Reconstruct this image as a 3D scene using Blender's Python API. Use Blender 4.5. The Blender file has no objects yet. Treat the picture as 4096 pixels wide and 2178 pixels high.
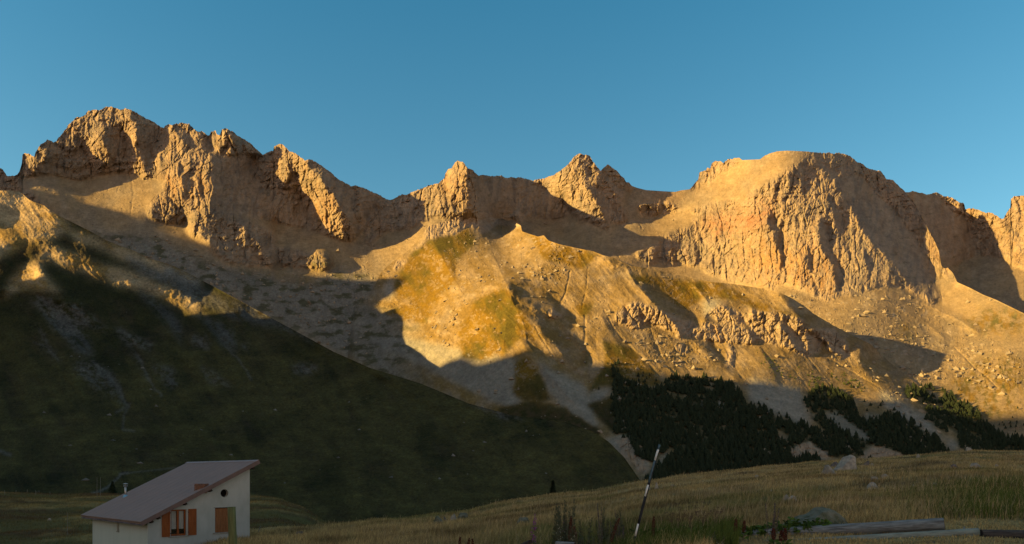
import bpy, bmesh, math, random
import numpy as np
from mathutils import Vector, Matrix

# ------------------------------------------------------------------ camera, sky, sun, exposure
SC = bpy.context.scene
COL = SC.collection
cam_d = bpy.data.cameras.new("camera")
cam_d.lens = 26.0
cam_d.sensor_width = 36.0
cam_d.shift_y = 0.1988            # verticals stay parallel: the horizon sits low in the frame
cam_d.clip_start = 0.2
cam_d.clip_end = 40000.0
cam = bpy.data.objects.new("camera", cam_d)
cam.rotation_euler = (math.radians(90), 0, 0)
COL.objects.link(cam)
SC.camera = cam

SUN_AZ = math.radians(74)          # from straight behind the camera, round to the left
SUN_EL = math.radians(14)
world = bpy.data.worlds.new("World")
SC.world = world
world.use_nodes = True
wn, wl = world.node_tree.nodes, world.node_tree.links
bg = wn["Background"]
skyt = wn.new("ShaderNodeTexSky")
skyt.sky_type = 'NISHITA'
skyt.sun_disc = False
skyt.sun_elevation = SUN_EL
skyt.sun_rotation = math.radians(180) + SUN_AZ   # rotation 0 = +Y, clockwise seen from above
skyt.altitude = 2000
skyt.air_density = 1.0
skyt.dust_density = 0.9
skyt.ozone_density = 1.0
tint = wn.new("ShaderNodeMix"); tint.data_type = 'RGBA'; tint.blend_type = 'MULTIPLY'
tint.inputs[0].default_value = 1.0
tint.inputs[7].default_value = (0.50, 1.0, 1.0, 1)
wl.new(skyt.outputs[0], tint.inputs[6])
# sky behind the camera tinted warmer and brighter, added as fill for the shade
tcw = wn.new("ShaderNodeTexCoord"); dt = wn.new("ShaderNodeVectorMath"); dt.operation = 'DOT_PRODUCT'
dt.inputs[1].default_value = (-0.35, -0.93, 0)
wl.new(tcw.outputs["Generated"], dt.inputs[0])
mrw = wn.new("ShaderNodeMapRange"); mrw.inputs[1].default_value = -0.46; mrw.inputs[2].default_value = 0.35
wl.new(dt.outputs["Value"], mrw.inputs[0])
fill_tint = wn.new("ShaderNodeMix"); fill_tint.data_type = 'RGBA'
fill_tint.inputs[6].default_value = (0.40, 0.95, 0.92, 1); fill_tint.inputs[7].default_value = (1.95, 1.5, 1.02, 1)
wl.new(mrw.outputs[0], fill_tint.inputs[0]); wl.new(fill_tint.outputs[2], tint.inputs[7])

# paler toward the horizon, deeper overhead
sepw = wn.new("ShaderNodeSeparateXYZ"); hz = wn.new("ShaderNodeMapRange"); hz.inputs[1].default_value = 0.22; hz.inputs[2].default_value = 0.56
hmx = wn.new("ShaderNodeMix"); hmx.data_type = 'RGBA'; hmx.inputs[6].default_value = (1.68, 1.06, 0.95, 1); hmx.inputs[7].default_value = (0.80, 1.0, 1.05, 1)
tint2 = wn.new("ShaderNodeMix"); tint2.data_type = 'RGBA'; tint2.blend_type = 'MULTIPLY'; tint2.inputs[0].default_value = 1.0
wl.new(tcw.outputs["Generated"], sepw.inputs[0]); wl.new(sepw.outputs[2], hz.inputs[0]); wl.new(hz.outputs[0], hmx.inputs[0]); wl.new(tint.outputs[2], tint2.inputs[6]); wl.new(hmx.outputs[2], tint2.inputs[7])
wl.new(tint2.outputs[2], bg.inputs[0])
bg.inputs[1].default_value = 0.05

sun_d = bpy.data.lights.new("sun", 'SUN')
sun_d.energy = 5.0
sun_d.angle = math.radians(0.5)
sun_d.color = (1.0, 0.615, 0.17)
sun = bpy.data.objects.new("sun", sun_d)
SUNV = Vector((-math.sin(SUN_AZ) * math.cos(SUN_EL), -math.cos(SUN_AZ) * math.cos(SUN_EL), math.sin(SUN_EL)))
sun.rotation_euler = SUNV.to_track_quat('Z', 'Y').to_euler()
COL.objects.link(sun)

SC.view_settings.view_transform = 'Standard'
SC.view_settings.look = 'None'
SC.view_settings.gamma = 1
SC.view_settings.exposure = 2.0
SC.cycles.max_bounces = 5
SC.cycles.diffuse_bounces = 3

# ------------------------------------------------------------------ helpers
F = 26.0 / 36.0 * 4096.0           # focal length in photograph pixels
CX, VH = 2048.0, 1903.0            # centre column, horizon row

def tag(o, label=None, cat=None, group=None, kind=None):
    if label: o["label"] = label
    if cat: o["category"] = cat
    if group: o["group"] = group
    if kind: o["kind"] = kind
    return o

def Z(x0, y0, s, *pts):
    """points read off an enlargement whose corner is (x0, y0) and whose scale is s"""
    return [(x0 + x / s, y0 + y / s) for x, y in pts]
A_ = 1.7127

def dirpt(u, v, D):
    """world point at depth D (metres along +Y) on the bearing and elevation of (u, v)"""
    return np.stack([(u - CX) / F * D, D + 0 * u, (VH - v) / F * D], -1)

def perlin(x, y, seed=0):
    rs = np.random.RandomState(seed)
    perm = rs.permutation(512)
    perm = np.concatenate([perm, perm])
    ang = rs.rand(512) * 2 * np.pi
    gx, gy = np.cos(ang), np.sin(ang)
    xi = np.floor(x).astype(np.int64); yi = np.floor(y).astype(np.int64)
    xf = x - xi; yf = y - yi
    u = xf * xf * xf * (xf * (xf * 6 - 15) + 10)
    v = yf * yf * yf * (yf * (yf * 6 - 15) + 10)
    def g(ix, iy, dx, dy):
        h = perm[(perm[ix & 511] + iy) & 511]
        return gx[h] * dx + gy[h] * dy
    n00 = g(xi, yi, xf, yf); n10 = g(xi + 1, yi, xf - 1, yf)
    n01 = g(xi, yi + 1, xf, yf - 1); n11 = g(xi + 1, yi + 1, xf - 1, yf - 1)
    a = n00 + u * (n10 - n00); b = n01 + u * (n11 - n01)
    return (a + v * (b - a)) * 1.5

def fbm(x, y, octv=5, seed=0, gain=0.5, lac=2.03, ridged=False):
    t = 0; a = 1.0; s = 0
    for k in range(octv):
        n = perlin(x, y, seed + k * 17)
        if ridged: n = 1 - 2 * np.abs(n)
        t = t + a * n; s += a
        a *= gain; x = x * lac + 13.7; y = y * lac + 7.3
    return t / s

def sstep(a, b, x):
    t = np.clip((x - a) / (b - a), 0, 1)
    return t * t * (3 - 2 * t)

# ---- working grid in bearing / elevation
GS = 4.0
GU0, GV0 = -1000.0, 280.0
GNU, GNV = 1500, 520
gu = GU0 + GS * np.arange(GNU)
gv = GV0 + GS * np.arange(GNV)
GU, GV = np.meshgrid(gu, gv)
WU = GU + 9 * fbm(GU / 60, GV / 60, 4, 901) * 1.5      # warped coordinates give ragged outlines
WV = GV + 9 * fbm(GU / 60 + 40, GV / 60, 4, 902) * 1.5

def blur(a, sig):
    """separable gaussian, sigma in photograph pixels"""
    s = sig / GS
    if s < 0.3: return a
    r = int(3 * s + 1)
    k = np.exp(-0.5 * (np.arange(-r, r + 1) / s) ** 2); k /= k.sum()
    p = np.pad(a, ((r, r), (0, 0)), 'edge')
    a = sum(k[i] * p[i:i + a.shape[0]] for i in range(2 * r + 1))
    p = np.pad(a, ((0, 0), (r, r)), 'edge')
    return sum(k[i] * p[:, i:i + a.shape[1]] for i in range(2 * r + 1))

def poly(pts, soft=6, warp=True):
    X, Y = (WU, WV) if warp else (GU, GV)
    xs = [p[0] for p in pts]; ys = [p[1] for p in pts]
    out = np.zeros(GU.shape)
    i0 = max(int((min(ys) - 40 - GV0) / GS), 0); i1 = min(int((max(ys) + 40 - GV0) / GS) + 1, GNV)
    j0 = max(int((min(xs) - 40 - GU0) / GS), 0); j1 = min(int((max(xs) + 40 - GU0) / GS) + 1, GNU)
    if i1 <= i0 or j1 <= j0: return out
    x = X[i0:i1, j0:j1]; y = Y[i0:i1, j0:j1]
    ins = np.zeros(x.shape, bool)
    n = len(pts)
    for k in range(n):
        x1, y1 = pts[k]; x2, y2 = pts[(k + 1) % n]
        if y1 == y2: continue
        c = ((y1 > y) != (y2 > y)) & (x < (x2 - x1) * (y - y1) / (y2 - y1) + x1)
        ins ^= c
    out[i0:i1, j0:j1] = ins
    return blur(out, soft) if soft else out

def polys(lst, soft=6):
    t = np.zeros(GU.shape)
    for p in lst: t = np.maximum(t, poly(p, 0))
    return blur(t, soft) if soft else t

def polydist(pts, X, Y):
    d = np.full(X.shape, 1e9)
    for (x1, y1), (x2, y2) in zip(pts[:-1], pts[1:]):
        dx, dy = x2 - x1, y2 - y1
        t = np.clip(((X - x1) * dx + (Y - y1) * dy) / (dx * dx + dy * dy), 0, 1)
        d = np.minimum(d, np.hypot(X - x1 - t * dx, Y - y1 - t * dy))
    return d

def stroke(pts, w, warp=True):
    X, Y = (WU, WV) if warp else (GU, GV)
    return np.exp(-(polydist(pts, X, Y) / w) ** 2)

def tps(ctrl):
    """smooth surface through (u, v, depth): thin-plate spline in log depth"""
    c = np.array(ctrl, float)
    x, y, d = c[:, 0] / 1000, c[:, 1] / 1000, np.log(c[:, 2])
    def k(r2): return np.where(r2 > 1e-12, 0.5 * r2 * np.log(np.maximum(r2, 1e-12)), 0)
    n = len(c)
    r2 = (x[:, None] - x) ** 2 + (y[:, None] - y) ** 2
    M = np.zeros((n + 3, n + 3)); M[:n, :n] = k(r2) + 1e-4 * np.eye(n)
    M[:n, n] = M[n, :n] = 1; M[:n, n + 1] = M[n + 1, :n] = x; M[:n, n + 2] = M[n + 2, :n] = y
    w = np.linalg.solve(M, np.concatenate([d, [0, 0, 0]]))
    gx, gy = GU[::4, ::4] / 1000, GV[::4, ::4] / 1000
    o = w[n] + w[n + 1] * gx + w[n + 2] * gy
    for i in range(n): o = o + w[i] * k((gx - x[i]) ** 2 + (gy - y[i]) ** 2)
    return bil(o, (GU - GU0) / (4 * GS), (GV - GV0) / (4 * GS))

def bil(a, x, y):
    x = np.clip(x, 0, a.shape[1] - 1.001); y = np.clip(y, 0, a.shape[0] - 1.001)
    xi = x.astype(int); yi = y.astype(int); fx = x - xi; fy = y - yi
    return (a[yi, xi] * (1 - fx) + a[yi, xi + 1] * fx) * (1 - fy) + (a[yi + 1, xi] * (1 - fx) + a[yi + 1, xi + 1] * fx) * fy

def samp(a, u, v):
    return bil(a, (u - GU0) / GS, (v - GV0) / GS)

def solve(B, gU, gV, R):
    """log depth whose slopes follow (gU, gV) while it stays near B beyond a radius R (pixels)"""
    dBu = np.gradient(B, GS, axis=1); dBv = np.gradient(B, GS, axis=0)
    hu, hv = gU - dBu, gV - dBv
    def div(hu, hv): return np.gradient(hu, GS, axis=1) + np.gradient(hv, GS, axis=0)
    rhs = -div(hu, hv)
    big = np.concatenate([rhs, rhs[:, ::-1]], 1); big = np.concatenate([big, big[::-1]], 0)
    ky = 2 * np.pi * np.fft.fftfreq(big.shape[0], GS)[:, None]; kx = 2 * np.pi * np.fft.rfftfreq(big.shape[1], GS)[None]
    m = np.fft.irfft2(np.fft.rfft2(big) / (kx ** 2 + ky ** 2 + 1.0 / R ** 2), s=big.shape)
    return B + m[:GNV, :GNU]

def slope_g(tan, GVv=None):
    e = (VH - GV) / F
    return -1.0 / F / np.clip(tan - e, 0.13, None)

def mesh_from_grid(name, P, mat, cols=None, attr=None):
    """P: rows x columns x 3"""
    nr, nc = P.shape[:2]
    me = bpy.data.meshes.new(name)
    idx = np.arange(nr * nc).reshape(nr, nc)
    q = np.stack([idx[:-1, :-1], idx[:-1, 1:], idx[1:, 1:], idx[1:, :-1]], -1).reshape(-1, 4)
    nf = len(q)
    me.vertices.add(nr * nc); me.vertices.foreach_set("co", P.astype(np.float32).ravel())
    me.loops.add(nf * 4); me.loops.foreach_set("vertex_index", q.astype(np.int32).ravel())
    me.polygons.add(nf)
    me.polygons.foreach_set("loop_start", np.arange(0, nf * 4, 4, dtype=np.int32))
    me.polygons.foreach_set("loop_total", np.full(nf, 4, np.int32))
    me.polygons.foreach_set("use_smooth", np.zeros(nf, bool))
    me.update(calc_edges=True)
    if cols is not None:
        a = me.attributes.new("ground", 'FLOAT_COLOR', 'POINT')
        c = np.concatenate([cols.reshape(-1, 3), np.ones((nr * nc, 1))], 1)
        a.data.foreach_set("color", c.astype(np.float32).ravel())
    if mat: me.materials.append(mat)
    o = bpy.data.objects.new(name, me); COL.objects.link(o)
    return o

def mesh_raw(name, V, Fc, mat=None, cols=None, parent=None, smooth=False):
    """V: n x 3, Fc: m x k index array"""
    me = bpy.data.meshes.new(name)
    V = np.asarray(V, np.float32); Fc = np.asarray(Fc, np.int32); m, k = Fc.shape
    me.vertices.add(len(V)); me.vertices.foreach_set("co", V.ravel())
    me.loops.add(m * k); me.loops.foreach_set("vertex_index", Fc.ravel())
    me.polygons.add(m)
    me.polygons.foreach_set("loop_start", np.arange(0, m * k, k, dtype=np.int32))
    me.polygons.foreach_set("loop_total", np.full(m, k, np.int32))
    me.polygons.foreach_set("use_smooth", np.full(m, smooth, bool))
    me.update(calc_edges=True)
    if cols is not None:
        a = me.attributes.new("ground", 'FLOAT_COLOR', 'POINT')
        c = np.concatenate([np.asarray(cols), np.ones((len(V), 1))], 1)
        a.data.foreach_set("color", c.astype(np.float32).ravel())
    if mat: me.materials.append(mat)
    o = bpy.data.objects.new(name, me); COL.objects.link(o)
    if parent: o.parent = parent
    return o

def new_mat(name, color=(0.5, 0.5, 0.5), rough=0.9, spec=0.15):
    m = bpy.data.materials.new(name); m.use_nodes = True
    b = m.node_tree.nodes["Principled BSDF"]
    b.inputs["Base Color"].default_value = (*color, 1)
    b.inputs["Roughness"].default_value = rough
    b.inputs["Specular IOR Level"].default_value = spec
    return m, m.node_tree.nodes, m.node_tree.links, b

def ground_mat(name, scales, bump=0.0, var=0.35):
    """surface colour from the 'ground' attribute, broken up by procedural noise at the given scales (per metre)"""
    m, n, l, b = new_mat(name, rough=0.95, spec=0.05)
    at = n.new("ShaderNodeAttribute"); at.attribute_name = "ground"
    tc = n.new("ShaderNodeNewGeometry")
    last = at.outputs["Color"]
    for i, s in enumerate(scales):
        nz = n.new("ShaderNodeTexNoise"); nz.inputs["Scale"].default_value = s
        nz.inputs["Detail"].default_value = 6; nz.inputs["Roughness"].default_value = 0.65
        l.new(tc.outputs["Position"], nz.inputs["Vector"])
        mr = n.new("ShaderNodeMapRange"); mr.inputs[1].default_value = 0.3; mr.inputs[2].default_value = 0.7
        mr.inputs[3].default_value = 1 - var; mr.inputs[4].default_value = 1 + var
        l.new(nz.outputs[0], mr.inputs[0])
        mx = n.new("ShaderNodeVectorMath"); mx.operation = 'SCALE'
        l.new(last, mx.inputs[0]); l.new(mr.outputs[0], mx.inputs["Scale"])
        last = mx.outputs[0]
    l.new(last, b.inputs["Base Color"])
    if bump:
        nz = n.new("ShaderNodeTexNoise"); nz.inputs["Scale"].default_value = scales[-1]
        nz.inputs["Detail"].default_value = 8; nz.inputs["Roughness"].default_value = 0.7
        l.new(tc.outputs["Position"], nz.inputs["Vector"])
        bp = n.new("ShaderNodeBump"); bp.inputs["Strength"].default_value = 0.9; bp.inputs["Distance"].default_value = bump
        l.new(nz.outputs[0], bp.inputs["Height"]); l.new(bp.outputs[0], b.inputs["Normal"])
    return m
# ------------------------------------------------------------------ mountains
def z1(*p): return Z(0, 350, A_, *p)
def z2(*p): return Z(1000, 350, A_, *p)
def z3(*p): return Z(2000, 500, A_, *p)
def z4(*p): return Z(2996, 500, A_, *p)
def z5(*p): return Z(0, 1100, A_, *p)
def z6(*p): return Z(1000, 1000, A_, *p)
def z7(*p): return Z(2000, 1100, A_, *p)
def z8(*p): return Z(2996, 1100, A_, *p)
def z9(*p): return Z(0, 740, 2.3625, *p)
def zF(*p): return Z(2350, 1350, 2.3625, *p)
def zR(*p): return Z(3296, 1450, 2.854, *p)
def full(*p): return Z(0, 0, 0.62891, *p)

ROCK = np.array([.255, .205, .15]); ROCKO = np.array([.31, .185, .08]); ROCKG = np.array([.17, .15, .125])
SCREE = np.array([.26, .20, .12]); PALE = np.array([.33, .28, .21]); RED = np.array([.25, .12, .07])
GRASS = np.array([.15, .095, .012]); GREEN = np.array([.05, .055, .012]); DARKG = np.array([.032, .034, .010])
BROWN = np.array([.055, .042, .022]); BLUE = np.array([.10, .105, .10]); GREYS = np.array([.17, .16, .14])

# ---- skyline, then down the lit edge of the domed mountain
skyF = ([(-1000, 300), (-700, 380), (-400, 560), (-200, 640), (-60, 660)] + z1(
    (0,555),(20,565),(40,590),(45,605),(70,605),(115,600),(135,575),(150,520),(155,455),(175,450),(205,460),(235,478),(245,440),(280,390),
    (315,370),(325,358),(350,362),(365,380),(385,375),(400,345),(430,310),(460,275),(470,250),(500,230),(525,205),(550,200),(585,190),
    (595,170),(640,155),(690,155),(720,137),(760,135),(800,145),(835,150),(870,147),(905,158),(950,185),(1000,210),(1060,240),(1090,262),
    (1120,280),(1145,255),(1165,250),(1180,262),(1205,248),(1240,245),(1300,250),(1325,285),(1350,300),(1380,300),(1410,320),(1435,330),
    (1445,305),(1475,295),(1485,325),(1505,330),(1520,290),(1545,275),(1570,285),(1620,325),(1680,360),(1720,390),(1760,430),(1800,462)) + z2(
    (110,450),(160,435),(165,405),(190,388),(215,388),(240,405),(270,440),(290,445),(320,455),(350,480),(375,500),(395,493),(430,500),
    (470,520),(520,555),(560,590),(590,620),(640,650),(690,675),(720,670),(760,685),(820,705),(870,730),(920,755),(965,772),(985,762),
    (1000,750),(1040,735),(1070,738),(1110,720),(1160,700),(1210,680),(1260,665),(1300,650),(1330,625),(1340,590),(1360,560),(1380,555),
    (1390,530),(1420,500),(1440,503),(1465,520),(1490,548),(1530,570),(1560,598),(1610,600),(1670,612),(1700,605),(1720,603),(1750,622),
    (1780,615),(1830,615)) + z3(
    (171,370),(225,385),(300,365),(360,350),(400,325),(450,290),(490,245),(505,215),(540,195),(575,205),(610,205),(625,235),(650,270),
    (680,305),(690,308),(720,285),(740,272),(770,290),(800,310),(825,345),(850,370),(865,395),(885,395),(900,415),(940,430),(1000,445),
    (1100,452),(1200,458),(1240,447),(1300,440),(1330,405),(1360,370),(1365,320),(1385,318),(1410,315),(1420,290),(1440,300),(1450,262),
    (1475,245),(1510,250),(1530,265),(1560,238),(1600,228),(1640,225),(1660,240),(1720,237),(1780,235),(1820,205)) + z4(
    (100,215),(140,195),(190,180),(260,175),(380,180),(440,185),(520,192),(590,197),(620,190),(650,195),(690,215),(730,250),(770,260),
    (820,300),(870,308),(910,325),(940,365),(990,385),(1040,430),(1070,460),(1110,505),(1150,565),(1190,640),(1230,720),(1270,800),
    (1300,865),(1318,972),(1340,985),(1365,984),(1400,1020),(1425,1075),(1520,1118),(1600,1160),(1700,1200),(1884,1290)) + [(4400, 1400), (5000, 1520)])
skyR = [(3400, 700)] + z4((900,440),(1070,460),(1100,460),(1130,455),(1180,465),(1210,475),(1250,472),(1290,465),(1330,490),(1370,495),(1400,505),(1440,530),(1475,545),
    (1480,580),(1520,570),(1570,580),(1620,605),(1660,600),(1700,625),(1720,640),(1745,640),(1760,610),(1790,570),(1790,510),(1820,487),
    (1884,483),(1950,500),(2000,560),(2100,540)) + [(4400, 900), (5000, 1000)]
skyK = [(1380, 1520), (1400, 1350), (1420, 1230)] + z6((750,345),(800,333)) + z2((870,1325),(900,1262),(980,1192),(1090,1112),(1150,1050),(1210,962),(1250,940),(1300,925),
    (1360,918),(1400,895),(1450,868),(1490,845),(1530,842),(1580,852),(1610,850),(1650,872),(1680,900),(1720,896),(1760,912),(1800,908),(1830,932),(1855,944)) + z3((150,728),(190,742),(260,764),(300,755),(330,790),(400,815),(470,830),
    (560,850),(640,865),(700,890),(760,905),(830,935),(900,965),(1000,978),(1150,1012),(1300,1042),(1450,1076),(1600,1088),(1800,1120)) + z4(
    (60,1106),(140,1130),(220,1150),(300,1190),(380,1240),(440,1290)) + [(3330, 1300), (3400, 1335), (3480, 1375), (3560, 1450), (3700, 1560), (3850, 1680), (4000, 1800)]
skyL = [(-1000, 500), (-700, 520), (-400, 640), (-200, 730)] + z9((0,52),(100,52),(180,60),(220,90),(270,135),(320,160),(420,195),(450,225),(560,290),(700,360),(860,440),(1000,520),(1150,580),
    (1270,620),(1400,690),(1560,735),(1700,790),(1890,890)) + full((840,885),(930,925),(1060,965),(1180,1015),(1290,1045),(1420,1060),(1490,1085),(1530,1110),(1570,1150),(1615,1215),(1660,1240))

# ---- far range: left massif, middle crest, cirque, dome
BF = tps([(-900,350,2500),(-400,650,2300),(0,680,2450),(440,430,2600),(250,600,2400),(430,690,2300),(120,740,2280),(330,860,2180),(620,920,2140),(560,1000,2080),
    (900,530,2560),(740,800,2250),(850,950,2180),(1000,640,2620),(1110,580,2590),(1130,760,2480),(1200,900,2350),(1250,720,2450),(1330,800,2350),(1390,930,2290),(1480,860,2400),(1430,1010,2300),(1560,790,2480),(1580,900,2380),(1000,1050,2150),(1100,1120,2130),
    (1250,1150,2130),(1300,1300,2010),(1500,1420,1880),(1750,1600,1700),(2300,1750,1400),(1700,950,2230),(1740,680,2600),(1800,640,2550),(1860,640,2490),(1870,850,2380),(1900,740,2480),(1915,860,2420),(1965,715,2800),(1980,860,2720),(2090,730,2950),(2200,980,2650),
    (2320,615,2860),(2330,850,2690),(2300,1010,2600),(2450,1060,2520),(2640,765,3150),(2600,1110,2480),(2450,1250,2300),(2750,1000,2720),(2830,700,3130),(3150,602,2850),(3050,840,2560),(2960,1150,2360),(3300,1170,2060),(3200,1280,1840),
    (3350,700,2720),(3600,760,2800),(3700,1120,2240),(3500,1230,1840),(4000,1300,1780),(4050,1500,1480),(4000,1750,1330),(3350,1330,1650),(3450,1420,1560),(3600,1520,1480),(3700,1610,1420),(3300,1500,1540),(4800,1600,1500)])
rockF = polys([
    z1((-100,500),(0,650),(150,700),(160,620),(250,600),(370,590),(540,640),(700,600),(830,565),(1000,620),(1130,640),(1090,740),(1010,830),(1040,900),(1150,940),
       (1310,920),(1300,1000),(1420,1070),(1500,1160),(1650,1230),(1884,1230),(1884,900),(1640,890),(1500,850),(1884,980),(1884,-200),(-100,-200)),
    z2((-300,-100),(-300,600),(0,900),(200,925),(390,960),(500,1000),(690,1060),(780,960),(800,1100),(930,985),(1100,965),(1260,880),(1350,900),(1500,900),(1700,900),(1884,925),(1884,-100)),
    z2((-50,930),(0,950),(100,1040),(170,1085),(260,1100),(430,1130),(520,1150),(570,1200),(540,1250),(400,1250),(300,1230),(100,1200),(-100,1200)),
    z1((0,600),(150,690),(250,740),(330,830),(250,860),(0,760)),
    z3((0,330),(0,600),(280,640),(380,650),(480,625),(600,660),(740,730),(750,640),(820,690),(870,650),(830,540),(860,480),(930,420),(860,300),(600,100),(100,200)),
    z3((930,550),(1000,620),(1150,600),(1230,580),(1200,540),(1080,530),(990,545)),
    z3((930,890),(1030,965),(1090,930),(1180,970),(1240,940),(1400,1000),(1500,1030),(1600,1080),(1884,1130),(1884,500),(1700,540),(1560,520),(1440,530),(1300,590),(1350,620),(1300,700),(1180,720),(1100,800)),
    z3((1300,440),(1400,400),(1500,340),(1640,260),(1640,150),(1300,150)),
    z4((-20,480),(300,290),(400,200),(900,200),(1150,450),(1400,960),(1430,1080),(1250,1010),(1330,1190),(1240,1230),(1100,1130),(1000,1100),(850,1110),(720,1180),(620,1160),
       (540,1210),(440,1160),(220,1080),(140,1120),(-20,1100)),
], 8)
chunkF = polys([
    z8((-100,60),(450,120),(850,80),(1200,150),(1300,240),(1560,370),(1884,560),(1884,760),(1500,740),(1000,760),(850,700),(600,380)),
    z5((1200,150),(1400,0),(1884,-100),(1884,300),(1700,200)), z1((700,980),(1150,1050),(1400,1150),(1700,1290),(1884,1330),(1884,1370),(1500,1370),(900,1130)),
    z6((-200,180),(500,150),(800,100),(900,300),(850,480),(1200,530),(1250,800),(1000,840),(600,640),(200,400)),
    z2((600,1180),(800,1240),(900,1290),(850,1370),(500,1370))], 14)
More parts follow.
